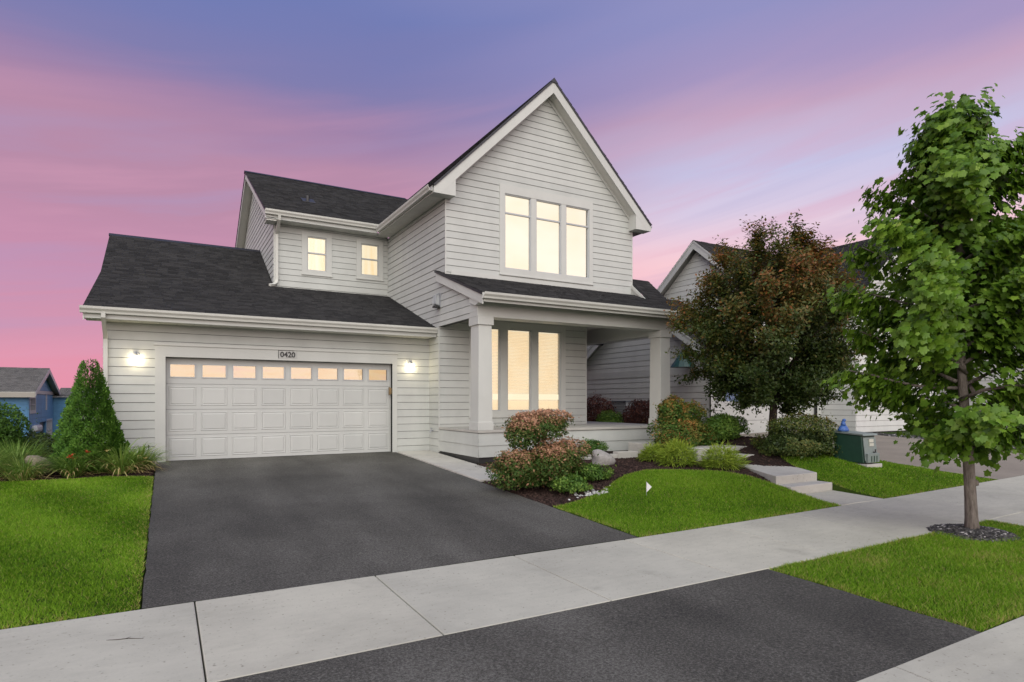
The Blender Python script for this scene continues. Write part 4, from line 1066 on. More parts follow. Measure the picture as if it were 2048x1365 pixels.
for sg, sd in ((-1, 61), (1, 62)):
    yE = yr + sg * 4.3; Bv = Vector((0, -sg * 4.3, rz - ez + .05)); roof_plane(B_, (-19, yE, ez - .02), (1, 0, 0), Bv, Bv.length, lambda b: 0, lambda b: 13.35, sd, m=M['shingle_grey'], dm=M['ntrim'])
    MB().prism([(-5.64, yr, rz - .02), (-5.64, yE, ez - .07), (-5.64, yE, ez - .26), (-5.64, yr, rz - .24)], (-.03, 0, 0)).build('barge_board', M['frame'], B_)
MB().box(-19, -5.66, yr - 4.32, yr - 4.29, ez - .30, ez - .06).build('fascia', M['tan'], B_)
Bv = Vector((0, 1.6, .4)); roof_plane(B_, (-8, 31.7, 1.55), (1, 0, 0), Bv, Bv.length, lambda b: 0, lambda b: 3.4, 63, m=M['shingle_grey'], dm=M['ntrim'])
# ---- tan house further back
C_ = thing('house', 'small tan house partly hidden behind the cone evergreen', 'house', (-3, 42, -3))
FC = Fr('F', 38.0)
wall(C_, FC, -3.3, 1.3, lambda z: (-6.3, 3), [(-5.9, -4.3, -1.2, .75)], openings=[], exp=.25, m=M['tan'], zstart=-3.3)
mb = MB(); FC.box(mb, -5.9, -4.3, -1.2, .75, 0, .03); DC = mb.build('garage_door', M['ntrim'], C_)
for k in range(3):
    mb = MB(); FC.box(mb, -5.75, -4.45, -1.05 + k * .6, -.6 + k * .6, .03, .045); mb.build('panel', M['tan'], DC)
Bv = Vector((0, 3.6, 1.0)); roof_plane(C_, (-6.7, 37.5, 1.25), (1, 0, 0), Bv, Bv.length, lambda b: 0, lambda b: 10, 64, m=M['shingle_grey'], dm=M['ntrim'])
MB().prism([(-4.75, 37.3, 1.4), (-3.0, 37.3, 3.9), (-1.2, 37.3, 1.4)], (0, 3, 0)).build('cross_gable', M['ntrim'], C_)
MB().prism([(-4.95, 37.2, 1.35), (-3.0, 37.2, 4.1), (-3.0, 37.2, 3.9), (-4.75, 37.2, 1.35)], (0, 3.2, 0)).build('roof', M['shingle_grey'].copy(), C_)

# ================================================================== UTILITY BOX
M['boxgreen'] = metal('utility_green', (.018, .062, .040), .45)
M['boxpale'] = metal('lit_face_green', (.20, .245, .225), .5)  # same green paint as the cabinet, lightened to paint in light on front and lid
M['sticker'] = paint('sticker', (.52, .52, .44), .5, .03)
U = thing('utility_box', 'dark green pad mounted utility box on the sloping lawn', 'utility box', (12.2, -7.2, -.1))
ux0, ux1, uy0, uy1 = 11.98, 12.44, -7.66, -6.98; uz = gz(12.2, -7.4) - .03
MB().box(ux0 - .03, ux1 + .03, uy0 - .02, uy1 + .04, uz - .12, uz + .04).build('pad', M['concrete_pale'], U, bevel=.01)
MB().prism([(ux0, uy0 + .07, uz + .06), (ux0, uy0 + .12, uz + .60), (ux0, uy1, uz + .635), (ux0, uy1, uz + .06)], (ux1 - ux0, 0, 0)).build('cabinet', M['boxgreen'], U, bevel=.012)
Dd = MB().prism([(ux0 + .02, uy0 + .06, uz + .10), (ux0 + .02, uy0 + .108, uz + .56), (ux0 + .02, uy0 + .09, uz + .565), (ux0 + .02, uy0 + .035, uz + .10)], (ux1 - ux0 - .04, 0, 0)).build('door', M['boxpale'], U, bevel=.006)
MB().box(ux0 + .03, ux1 - .03, uy0 + .00, uy0 + .05, uz + .07, uz + .25).build('lower_panel', M['boxpale'], U, bevel=.006)
for k in range(3): MB().box(ux0 + .14 + k * .09, ux0 + .152 + k * .09, uy0 - .012, uy0 - .002, uz + .08, uz + .2).build('rib', M['boxgreen'], U)
MB().prism([(ux0 - .02, uy0 + .06, uz + .60), (ux0 - .02, uy0 + .08, uz + .635), (ux0 - .02, uy1 + .02, uz + .68), (ux0 - .02, uy1 + .02, uz + .64)], (ux1 - ux0 + .04, 0, 0)).build('lid', M['boxpale'], U, bevel=.006)
for (za, zb) in ((.39, .45), (.465, .53)):
    MB().box(ux0 + .18, ux0 + .32, uy0 + .018 + .09 * za, uy0 + .026 + .09 * za + .01, uz + za, uz + zb).build('sticker', M['sticker'], Dd)
MB().tube([(ux0 + .30, uy0 + .045, uz + .27), (ux0 + .30, uy0 + .01, uz + .27), (ux0 + .30, uy0 + .01, uz + .33)], .014, 8).build('latch', M['dark'], U)
O_ = thing('garden_ornament', 'small bright blue ornament standing on the utility box', 'ornament', (12.05, -7.1, uz + .66))
oz = uz + .662
M['orn'] = foliage('blue_glaze', [(0, (.05, .12, .34)), (1, (.22, .36, .62))], 0, .3)
def orn(prof, c, nm, sx=1, sy=1):
    o = MB().lathe(prof, c, 14, sx, sy).build(nm, M['orn'], O_, smooth=True); return o
orn([(.06, 0), (.11, .01), (.12, .04), (.09, .09), (.05, .14)], (12.07, -7.12, oz), 'body', 1.15, .8)
orn([(.045, 0), (.05, .02), (.04, .05), (.03, .09)], (12.05, -7.13, oz + .13), 'neck')
orn([(.02, 0), (.036, .015), (.038, .035), (.025, .055), (.008, .062)], (12.06, -7.14, oz + .205), 'head', 1.2, .9)
# ---- white marker flag in the lawn
fx, fy = 6.42, -7.50; fz = gz(fx, fy)
Fg = thing('marker_flag', 'small white triangular marker flag standing in the rounded lawn', 'flag', (fx, fy, fz))
MB().tube([(fx, fy, fz - .05), (fx, fy, fz + .22)], .003, 6).build('stake', M['steel'], Fg)
MB().prism([(fx, fy, fz + .215), (fx + .10, fy - .01, fz + .13), (fx, fy, fz + .05)], (.002, .004, 0)).build('pennant', paint('flag_white', (.7, .7, .68), .6, .03), Fg)
# ---- boulders
def boulder(name, label, c, rx, ry, rz_, m, seed):
    r = np.random.default_rng(seed); bm = bmesh.new(); bmesh.ops.create_icosphere(bm, subdivisions=3, radius=1)
    for v in bm.verts:
        d = v.co.copy(); k = 1 + .10 * math.sin(d.x * 3 + seed) * math.cos(d.y * 4) + .08 * math.sin(d.z * 5 + d.x * 2) + r.normal(0, .012)
        v.co = Vector((max(-.82, d.x) * rx * k, d.y * ry * k, max(-.4, d.z) * rz_ * k * (1 - .25 * d.x)))
    me = bpy.data.meshes.new(name); bm.to_mesh(me); bm.free(); me.transform(Matrix.Translation(c))
    o = link(name, me, m, smooth=True); tag(o, label, 'boulder'); return o
boulder('boulder', 'pale grey boulder at the edge of the dark mulch', (7.72, -4.75, gz(7.72, -4.75) + .06), .26, .2, .24, M['rock'], 3)
boulder('boulder', 'round tan boulder among the ornamental grasses', (-1.95, -1.15, gz(-1.95, -1.15) + .10), .21, .2, .27, M['rock_tan'], 5)
X = r.normal(5.95, .22, 60); Y = r.normal(-6.78, .10, 60)
chips('gravel', X, Y, g(X, Y) - .005, .045, 14, foliage('white_pebbles', [(0, (.3, .3, .28)), (1, (.65, .64, .6))], 0, .7), 'white pebbles under the low shrub by the lawn edge', 'gravel', .4, .7)

# ---- litter on the sidewalk
tz = gz(.0, -10.0) + .009
Tw = thing('twig', 'thin dry twig lying on the sidewalk near the lawn corner', 'twig', (-.35, -9.75, tz))
MB().tube([(-.36, -9.62, tz + .002), (-.30, -9.65, tz + .004), (-.23, -9.66, tz + .003), (-.14, -9.71, tz + .002)], [.001, .0022, .0022, .001], 6).build('stick', M['bark_dark'], Tw)
MB().tube([(-.25, -9.656, tz + .003), (-.215, -9.635, tz + .003)], [.0015, .0008], 5).build('side_shoot', M['bark_dark'], Tw)

# ================================================================== PLANTS
T_LEAF = np.array([[0, 0, 0], [.45, .27, .06], [1, 0, -.06], [.45, -.27, .06]]); F_LEAF = [np.array([[0, 3, 2], [0, 2, 1]])]
half = [(-.06, .14), (-.13, .33), (.04, .37), (.20, .35), (.36, .52), (.50, .54), (.53, .33), (.66, .29), (.80, .22), (.84, .10)]
mp = [(.30, 0, .03), (0, 0, 0)] + [(x, -y, -.09 * (abs(y) * 1.6) ** 1.5) for x, y in half] + [(1.0, 0, -.12)] + [(x, y, -.09 * (abs(y) * 1.6) ** 1.5) for x, y in half[::-1]]
T_MAPLE = np.array(mp); nM = len(mp) - 1
F_MAPLE = [np.array([[0, 1 + i, 1 + (i + 1) % nM] for i in range(nM)])]
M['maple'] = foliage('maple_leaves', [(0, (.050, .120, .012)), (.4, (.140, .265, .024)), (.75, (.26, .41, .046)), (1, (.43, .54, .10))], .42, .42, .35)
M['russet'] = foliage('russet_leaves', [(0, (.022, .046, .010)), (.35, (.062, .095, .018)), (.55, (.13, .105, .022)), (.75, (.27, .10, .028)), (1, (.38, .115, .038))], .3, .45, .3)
M['conifer'] = foliage('cedar_sprays', [(0, (.020, .060, .008)), (.5, (.065, .160, .018)), (1, (.14, .27, .035))], .25, .6, .2)
M['shrub_dark'] = foliage('dark_shrub_leaves', [(0, (.018, .036, .008)), (.5, (.058, .095, .018)), (.8, (.13, .15, .03)), (1, (.24, .17, .05))], .25, .5, .3)
M['shrub_green'] = foliage('green_shrub_leaves', [(0, (.030, .080, .012)), (.5, (.095, .20, .028)), (1, (.25, .36, .06))], .3, .5, .3)
M['pinkshrub'] = foliage('spirea_leaves', [(0, (.022, .050, .010)), (.36, (.060, .120, .020)), (.5, (.13, .145, .035)), (.62, (.32, .17, .09)), (1, (.56, .32, .20))], .28, .55, .25)
M['autumn'] = foliage('autumn_shrub_leaves', [(0, (.027, .073, .014)), (.42, (.092, .173, .027)), (.65, (.252, .196, .046)), (.85, (.482, .196, .058)), (1, (.666, .252, .103))], .28, .55, .25)
M['burgundy'] = foliage('burgundy_leaves', [(0, (.022, .013, .012)), (.5, (.078, .031, .025)), (.85, (.189, .078, .053)), (1, (.309, .166, .111))], .2, .55, .2)
M['lime'] = foliage('lime_sprays', [(0, (.053, .106, .010)), (.5, (.177, .283, .026)), (1, (.425, .514, .062))], .3, .55, .25)
M['lily'] = foliage('lily_blades', [(0, (.057, .136, .023)), (.5, (.170, .294, .050)), (.8, (.363, .454, .113)), (.93, (.634, .544, .227)), (1, (.680, .454, .227))], .3, .45, .3)
M['strawgrass'] = foliage('tan_grass', [(0, (.110, .110, .033)), (.6, (.275, .209, .088)), (1, (.396, .308, .154))], .3, .6, .2)
M['petal_red'] = foliage('red_petals', [(0, (.42, .045, .02)), (1, (.6, .12, .05))], .2, .6)
M['petal_yellow'] = foliage('yellow_petals', [(0, (.62, .48, .14)), (1, (.72, .62, .30))], .2, .6)

def leaves_obj(name, T, F, P, A, Nn, S, tint, m, parent, kind='stuff'):
    V, fs, ti = scatter(T, F, P, A, Nn, S, np.clip(tint, 0, 1))
    return link(name, np_mesh(name, V, fs, {'tint': ti}), m, parent, kind=kind)
def unit(v): return v / (np.linalg.norm(v, axis=1, keepdims=True) + 1e-9)
def lumpy(r, n, k, spread):
    """directions gathered round k lump centres on a sphere; returns dirs and the lump's radial factor"""
    c = unit(r.normal(0, 1, (k, 3))); f = r.uniform(1 - spread, 1 + spread, k)
    d = unit(r.normal(0, 1, (n, 3)))
    dot = d @ c.T; i = dot.argmax(1); m = dot[np.arange(n), i]
    fac = f[i] * (1 - .55 * (1 - np.clip(m, 0, 1)))
    return d, fac
def shrub(name, label, base, rx, ry, h, n, leaf, m, seed, cat='shrub', hue=(.2, .75), flat=0.0, lumps=34, spread=.16, group=None, tipcol=.0, zmin=.04, upright=.5, stems=4, outer=.5, sq=1.0):
    """mound: leaves in a lumpy half-ellipsoid, thinner inside"""
    r = np.random.default_rng(seed); bx, by, bz = base
    root = thing(name, label, cat, base, group)
    d, fac = lumpy(r, n, lumps, spread)
    rad = fac * (1 - (1 - outer) * r.random(n) ** 2.2) * np.where(r.random(n) < .05, 1 + .28 * r.random(n), 1)
    c = np.array([0, 0, h * .42])
    P = np.stack([d[:, 0] * rx * rad, d[:, 1] * ry * rad, c[2] + np.where(d[:, 2] > 0, d[:, 2] * h * .58 * (1 if not flat else np.minimum(1, flat / (np.abs(d[:, 2]) + .05))), d[:, 2] * h * .42) * rad], -1)
    k = P[:, 2] > zmin; P, d, rad, fac = P[k], d[k], rad[k], fac[k]; n = len(P)
    Nn = unit(d * .8 + np.array([0, 0, .5]) + r.normal(0, .55, (n, 3)))
    A = unit(d * .6 + r.normal(0, .6, (n, 3)) + np.array([0, 0, upright]))
    tint = hue[0] + (hue[1] - hue[0]) * r.beta(2, 2, n) + tipcol * np.clip((P[:, 2] / h - .45) * 1.6, 0, 1) * np.clip((rad / fac - .72) * 4, 0, 1) * r.uniform(.2, 1.2, n) + (fac - 1) * .8
    S = leaf * r.uniform(.6, 1.35, n)
    leaves_obj('foliage', T_LEAF, F_LEAF, P + np.array(base), A, Nn, S, tint, m, root)
    for i in range(stems):
        a = r.uniform(0, 6.28); q = r.uniform(.3, .6)
        MB().tube([(bx + .04 * math.cos(a), by + .04 * math.sin(a), bz - .03), (bx + rx * q * .5 * math.cos(a), by + ry * q * .5 * math.sin(a), bz + h * .35), (bx + rx * q * math.cos(a), by + ry * q * math.sin(a), bz + h * .7)], [.012, .009, .004], 5).build('stem', M['bark_dark'], root)
    return root
def blades(name, label, base, n, length, width, m, seed, cat, spread=1.0, droop=1.0, rbase=.08, hue=(.2, .8), dry=.08, group=None, segs=5, el=(.7, 1.45), flowers=None, rx=1.0):
    """arching strap leaves from a crown"""
    r = np.random.default_rng(seed); root = thing(name, label, cat, base, group)
    az = r.uniform(0, 6.283, n); e0 = r.uniform(el[0], el[1], n); L = length * r.uniform(.55, 1.15, n); W = width * r.uniform(.7, 1.3, n)
    p = np.array(base)[None] + np.stack([np.cos(az) * rbase * r.random(n) * rx, np.sin(az) * rbase * r.random(n), np.full(n, -.01)], -1)
    ti = np.clip(hue[0] + (hue[1] - hue[0]) * r.beta(2, 2, n), 0, .88); isdry = r.random(n) < dry; ti = np.where(isdry, r.uniform(.9, 1, n), ti)
    rows = []; hx, hy = np.cos(az), np.sin(az); sx, sy = -hy, hx
    tw = r.normal(0, .3, n); ang = e0 - np.where(isdry, .5, 0)
    for s_ in range(segs + 1):
        t = s_ / segs; w_ = W * (1 - t ** 2.2) * (.6 + .4 * min(1, t * 4)) + .0006
        rows.append(np.stack([p - np.stack([sx, sy, tw * .5], -1) * w_[:, None] / 2, p + np.stack([sx, sy, tw * .5], -1) * w_[:, None] / 2], 1))
        st_ = L / segs; p = p + np.stack([hx * np.cos(ang), hy * np.cos(ang), np.sin(ang)], -1) * st_[:, None]
        ang = ang - droop * (.18 + .5 * t) * r.uniform(.6, 1.3, n)
        p[:, 2] = np.maximum(p[:, 2], base[2] + .01)
    V = np.stack(rows, 1).reshape(n, -1, 3); k = 2 * (segs + 1)
    f = np.array([[2 * i, 2 * i + 1, 2 * i + 3, 2 * i + 2] for i in range(segs)])
    Fc = (f[None] + (np.arange(n) * k)[:, None, None]).reshape(-1, 4)
    link('leaves', np_mesh('leaves', V.reshape(-1, 3), [Fc], {'tint': np.repeat(ti, k)}), m, root, kind='stuff')
    for (dx, dy, dz, mm) in (flowers or []):
        c = np.array(base) + np.array([dx, dy, dz]); q = 9
        a = np.arange(q) / q * 6.283; Aa = np.stack([np.cos(a), np.sin(a), np.full(q, .4)], -1); Nn = np.stack([-np.cos(a) * .5, -np.sin(a) * .5, np.ones(q)], -1)
        leaves_obj('flower', T_LEAF, F_LEAF, np.repeat(c[None], q, 0) + r.normal(0, .008, (q, 3)), Aa, Nn, np.full(q, .062), r.random(q), mm, root, kind=None)
        MB().tube([(base[0] + dx * .3, base[1] + dy * .3, base[2]), tuple(c)], .004, 5).build('flower_stalk', M['lily_stalk'], root)
    return root

T_THREAD = np.array([[0, .02, 0], [0, -.02, 0], [.55, -.035, .05], [.55, .035, .05], [1, 0, -.10]]); F_THREAD = [np.array([[0, 1, 2, 3]]), np.array([[3, 2, 4]])]
def mop(label, base, rx, h, n, seed):
    r = np.random.default_rng(seed); root = thing('golden_mop_shrub', label, 'shrub', base)
    d, fac = lumpy(r, n, 22, .25); d[:, 2] = np.abs(d[:, 2]) * .9 - .05; q = fac * (1 - .45 * r.random(n) ** 2)
    P = np.stack([d[:, 0] * rx * q, d[:, 1] * rx * .85 * q, .05 + d[:, 2] * h * q], -1)
    A = unit(d * .9 + r.normal(0, .35, (n, 3)) + np.array([0, 0, .25])); Nn = unit(np.array([0, 0, 1.]) + r.normal(0, .5, (n, 3)))
    leaves_obj('foliage', T_THREAD, F_THREAD, P + np.array(base), A, Nn, .15 * r.uniform(.6, 1.3, n), .30 + .5 * r.beta(2, 2, n) + .35 * (q / fac - .75) + .3 * np.clip(d[:, 2], 0, 1) * .6, M['lime'], root)
    for i in range(3):
        a = i * 2.1; MB().tube([base, (base[0] + rx * .4 * math.cos(a), base[1] + rx * .4 * math.sin(a), base[2] + h * .6)], [.014, .005], 6).build('stem', M['bark_dark'], root)
M['lily_stalk'] = metal('flower_stalk_green', (.06, .10, .02), .6)

# ------------------------------------------------------------------ maple on the verge
def maple():
    r = np.random.default_rng(21); bx, by = MT; bz = gz(bx, by)
    root = thing('maple_tree', 'young green maple tree with smooth grey trunk on the roadside verge', 'tree', (bx, by, bz))
    lean = np.array([-.16, .06])           # trunk leans gently
    def tp(h): return np.array([bx + lean[0] * (h / 2.0) * (1 if h < 2 else (2 / h) ** .7) + .02 * math.sin(h * 2), by + lean[1] * h / 2.0 * .6, bz + h])
    hs = np.linspace(-.05, 4.95, 22)
    rad = [.066 * (1 - .155 * max(h, 0)) ** .85 * (1 + .35 * math.exp(-max(h, 0) / .12)) if h < 5.9 else .01 for h in hs]
    rad = [max(.012, q) for q in rad]
    mb = MB().tube([tp(h) for h in hs], rad, 14); tr = mb.build('trunk', M['bark'], root, smooth=True)
    kb = tp(.62); MB().lathe([(.010, -.04), (.036, -.03), (.044, 0), (.036, .03), (.010, .045)], (kb[0] + .052, kb[1] - .032, kb[2]), 9).build('knot', M['bark'], tr, smooth=True)
    prof = curve([(1.0, .25), (1.25, .75), (1.6, 1.08), (2.0, 1.24), (2.6, 1.28), (3.3, 1.28), (3.8, 1.16), (4.2, .92), (4.6, .58), (5.0, .28), (5.3, .1)])
    P = []; D = []; k = 0
    nl = 52
    for i in range(nl):
        h0 = 1.02 + (i / nl) ** .92 * 3.72; az = i * 2.39996 + r.normal(0, .2)
        hend = h0 + r.uniform(.15, .55) + .25 * (i / nl); Rr = prof(min(hend, 5.6)) * r.uniform(.78, 1.06)
        if h0 < 1.5: Rr *= r.uniform(.6, .95); hend = h0 + r.uniform(-.05, .25)
        p0 = tp(h0); hd = np.array([math.cos(az), math.sin(az), 0])
        pts = [p0 + hd * Rr * t + np.array([0, 0, (hend - h0) * (t ** .8) + .05 * math.sin(t * 5 + i)]) + np.cross(hd, [0, 0, 1]) * .10 * math.sin(t * 3.1 + i) for t in np.linspace(0, 1, 6)]
        MB().tube(pts, [.022 * (1 - .7 * t) * (1.25 - i / nl * .6) for t in np.linspace(0, 1, 6)], 6).build('limb', M['bark'], root, smooth=True)
        # twigs with leaves
        nt = int(18 + Rr * 25)
        for j in range(nt):
            t = r.uniform(.10, 1.0) ** .8; q = p0 + hd * Rr * t + np.array([0, 0, (hend - h0) * t ** .8])
            tdir = unit((hd * .7 + r.normal(0, .55, 3) + np.array([0, 0, .15]))[None])[0]; tl = r.uniform(.12, .36)
            m_ = int(r.integers(11, 19))
            s = r.random(m_)
            pp = q + tdir * (tl * s)[:, None] + r.normal(0, .065, (m_, 3)) + np.array([0, 0, -.04])
            P.append(pp); D.append(np.repeat((hd + tdir * .5)[None], m_, 0))
    MB().tube([tp(4.9), tp(4.95) + np.array([.02, 0, .2]), tp(4.95) + np.array([.0, .01, .34])], [.012, .008, .003], 6).build('limb', M['bark'], root)
    # leader tuft
    for h in np.linspace(4.4, 5.2, 12):
        pp = tp(min(h, 4.95)) + np.array([0, 0, max(0, h - 4.95)]) + r.normal(0, .085, (22, 3)) * np.array([1.2, 1.2, .8]); P.append(pp); D.append(unit(r.normal(0, 1, (22, 3))))
    P = np.concatenate(P); D = np.concatenate(D); n = len(P)
    Nn = unit(np.array([0, 0, .7]) + D * .9 + r.normal(0, .45, (n, 3))); A = unit(D * .7 + np.array([0, 0, -.8]) + r.normal(0, .5, (n, 3)))
    S = .080 * r.uniform(.5, 1.35, n)
    c = P - np.array([bx, by, bz]); out = np.hypot(c[:, 0], c[:, 1]) / 1.5
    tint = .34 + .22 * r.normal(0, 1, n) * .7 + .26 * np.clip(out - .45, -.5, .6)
    dist = np.linalg.norm(P - CAM, axis=1); order = np.argsort(dist); near = order[:300]; rest = order[300:]
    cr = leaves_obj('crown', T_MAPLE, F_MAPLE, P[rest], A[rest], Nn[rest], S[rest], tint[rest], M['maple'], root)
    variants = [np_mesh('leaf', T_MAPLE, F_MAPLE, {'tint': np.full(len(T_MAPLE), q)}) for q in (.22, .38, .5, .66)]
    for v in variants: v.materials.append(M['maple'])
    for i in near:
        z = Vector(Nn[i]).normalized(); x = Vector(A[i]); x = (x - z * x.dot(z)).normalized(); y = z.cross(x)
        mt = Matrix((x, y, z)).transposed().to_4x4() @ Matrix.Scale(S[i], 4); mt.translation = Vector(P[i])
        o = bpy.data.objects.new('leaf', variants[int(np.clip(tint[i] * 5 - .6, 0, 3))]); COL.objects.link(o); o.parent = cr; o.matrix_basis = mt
maple()

# ------------------------------------------------------------------ russet tree beside the porch
def russet():
    r = np.random.default_rng(33); bx, by = 12.17, -5.38; bz = gz(bx, by)
    root = thing('russet_tree', 'round dense tree with dark green and russet leaves beside the porch', 'tree', (bx, by, bz))
    top = 1.05
    MB().tube([(bx, by, bz - .05), (bx - .01, by, bz + .4), (bx + .02, by, bz + .8), (bx + .04, by, bz + top), (bx + .05, by, bz + 1.9)], [.115, .088, .082, .075, .045], 12).build('trunk', M['bark_dark'], root, smooth=True)
    P = []; D = []
    nl = 76
    prof = curve([(.55, .5), (.85, 1.15), (1.3, 1.7), (2.0, 2.0), (2.6, 2.18), (3.2, 2.05), (3.7, 1.75), (4.1, 1.3), (4.6, .75), (5.1, .25)])
    for i in range(nl):
        t0 = (i / nl); hend = .62 + t0 ** .95 * 4.15; az = i * 2.39996 + r.normal(0, .25)
        Rr = .95 * prof(hend) * r.uniform(.80, 1.10); h0 = .85 + .85 * t0 + r.uniform(-.05, .1)
        hd = np.array([math.cos(az), math.sin(az), 0]); p0 = np.array([bx + .03, by, bz + min(h0, 1.85)]); pe = np.array([bx, by, bz + hend]) + hd * Rr
        pts = [p0 + (pe - p0) * t + np.array([0, 0, .25 * math.sin(t * 3.1)]) + np.cross(hd, [0, 0, 1]) * .1 * math.sin(t * 4 + i) for t in np.linspace(0, 1, 6)]
        if i % 2 == 0: MB().tube(pts, [.028 * (1 - .82 * t) for t in np.linspace(0, 1, 6)], 5).build('limb', M['bark_dark'], root, smooth=True)
        for j in range(30):
            t = r.uniform(.2, 1.03) ** .7; q = p0 + (pe - p0) * t + np.array([0, 0, .25 * math.sin(t * 3.1)])
            tdir = unit((hd * .45 + r.normal(0, .55, 3) + np.array([0, 0, .55 + .45 * t0]))[None])[0]; tl = r.uniform(.2, .5)
            m_ = int(r.integers(40, 70)); s = r.random(m_)
            P.append(q + tdir * (tl * s)[:, None] + r.normal(0, .06, (m_, 3))); D.append(np.repeat(tdir[None], m_, 0))
    for j in range(16):   # wispy leaders above the crown
        a = r.uniform(0, 6.28); q0 = r.uniform(.05, 1.1); q = np.array([bx + math.cos(a) * q0, by + math.sin(a) * q0, bz + 4.45 - .55 * q0]); hgt = r.uniform(.4, .8); s = r.random(40); tv = np.array([r.normal(0, .1), r.normal(0, .1), hgt])
        MB().tube([q - tv * .8, q, q + tv], [.008, .006, .003], 5).build('twig', M['bark_dark'], root)
        P.append(q + tv * s[:, None] + r.normal(0, .035, (40, 3))); D.append(np.repeat(np.array([[0, 0, 1.]]), 40, 0))
    P = np.concatenate(P); D = np.concatenate(D); n = len(P)
    Nn = unit(np.array([0, 0, .5]) + r.normal(0, .6, (n, 3)) + unit(P - np.array([bx, by, bz + 2.4])) * .8); A = unit(D * .6 + r.normal(0, .6, (n, 3)))
    c = P - np.array([bx, by, bz]); out = np.hypot(c[:, 0], c[:, 1]) / 2.1
    patch = np.sin(c[:, 0] * 2.3 + 1) * np.sin(c[:, 2] * 2.1 + c[:, 1]) * .5 + np.sin(c[:, 1] * 3.1 + c[:, 2] * 1.4) * .3
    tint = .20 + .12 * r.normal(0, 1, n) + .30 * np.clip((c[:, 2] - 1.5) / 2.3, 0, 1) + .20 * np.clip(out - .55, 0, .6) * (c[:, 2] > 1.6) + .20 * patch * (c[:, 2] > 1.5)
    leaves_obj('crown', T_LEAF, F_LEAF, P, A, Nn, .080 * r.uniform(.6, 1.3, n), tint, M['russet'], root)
russet()

# ------------------------------------------------------------------ cone evergreen left of the garage
def arbor():
    r = np.random.default_rng(41); bx, by = -1.22, -.95; bz = gz(bx, by); h = 2.10; n = 30000
    root = thing('cone_evergreen', 'broad cone shaped dark green evergreen at the garage corner', 'evergreen', (bx, by, bz))
    MB().tube([(bx, by, bz - .05), (bx, by, bz + 1.5)], [.05, .015], 8).build('trunk', M['bark_dark'], root)
    z = (1 - np.sqrt(r.random(n))) * h * .97 + .03; az = r.uniform(0, 6.283, n)
    R0 = np.interp(z / h, [0, .12, .3, .5, .7, .85, .95, 1], [.47, .54, .48, .36, .25, .18, .12, .03])
    lump = 1 + .13 * np.sin(az * 5 + z * 7) * np.sin(z * 11 + az * 2) + .10 * np.sin(az * 9 - z * 13) + .12 * np.cos(az - 5.2) * (z < 1.0)
    q = R0 * lump * (1 - .35 * r.random(n) ** 2)
    d = np.stack([np.cos(az), np.sin(az), np.full(n, .25)], -1)
    P = np.stack([bx + np.cos(az) * q, by + np.sin(az) * q, bz + z], -1)
    Nn = unit(np.stack([-np.sin(az), np.cos(az), np.zeros(n)], -1) + d * .7 + r.normal(0, .5, (n, 3))); A = unit(d * .7 + np.array([0, 0, .8]) + r.normal(0, .4, (n, 3)))
    leaves_obj('foliage', T_LEAF, F_LEAF, P, A, Nn, np.stack([.05 * r.uniform(.6, 1.3, n), .042 * r.uniform(.6, 1.3, n)], -1), .42 + .2 * r.normal(0, 1, n) + 1.2 * (lump - 1), M['conifer'], root)
arbor()

# ------------------------------------------------------------------ shrubs right of the driveway
def B0(x, y, dz=0.0): return (x, y, gz(x, y) + dz)
def two_tier():
    r = np.random.default_rng(51); b = B0(5.48, -5.78); root = thing('spirea_shrub', 'two tiered shrub with pink russet tips beside the driveway', 'shrub', b)
    sets = [((0, 0, .36), (.72, .62, .40), 11000, .3), ((.12, .05, 1.10), (.52, .48, .22), 8000, .85), ((-.30, -.10, .96), (.30, .32, .27), 3200, .8), ((.40, -.2, .56), (.42, .36, .30), 4500, .75), ((-.50, -.22, .40), (.36, .36, .30), 4000, .55), ((.02, -.45, .50), (.36, .3, .28), 3600, .75), ((.62, .1, .34), (.34, .34, .3), 3000, .5)]
    P = []; D = []; Tn = []
    for (c, e, n, pk) in sets:
        d, fac = lumpy(r, n, 34, .34); rad = fac * (1 - .5 * r.random(n) ** 2.2) * np.where(r.random(n) < .06, 1 + .3 * r.random(n), 1)
        q = d * np.array(e) * rad[:, None]; q[:, 2] = np.minimum(q[:, 2], e[2] * .86 + r.normal(0, .02, n)); q = q + np.array(c)
        P.append(q); D.append(d); hz_ = np.clip((q[:, 2] - c[2]) / e[2], -1, 1)
        Tn.append(.34 + .10 * r.normal(0, 1, n) + pk * .95 * np.clip(hz_ + .05, 0, 1) * r.uniform(.3, 1.2, n) + .25 * (r.random(n) < .10) )
    P = np.concatenate(P); D = np.concatenate(D); Tn = np.concatenate(Tn); k = P[:, 2] > .03; P, D, Tn = P[k], D[k], Tn[k]; n = len(P)
    leaves_obj('foliage', T_LEAF, F_LEAF, P + np.array(b), unit(D * .6 + r.normal(0, .6, (n, 3)) + np.array([0, 0, .4])), unit(D * .7 + np.array([0, 0, .6]) + r.normal(0, .5, (n, 3))), .046 * r.uniform(.6, 1.35, n), Tn, M['pinkshrub'], root)
    for i in range(6):
        a = i * 1.05; MB().tube([(b[0] + .05 * math.cos(a), b[1] + .05 * math.sin(a), b[2] - .03), (b[0] + .15 * math.cos(a), b[1] + .15 * math.sin(a), b[2] + .55), (b[0] + .25 * math.cos(a), b[1] + .22 * math.sin(a), b[2] + 1.05)], [.018, .014, .006], 6).build('stem', M['bark_dark'], root)
two_tier()
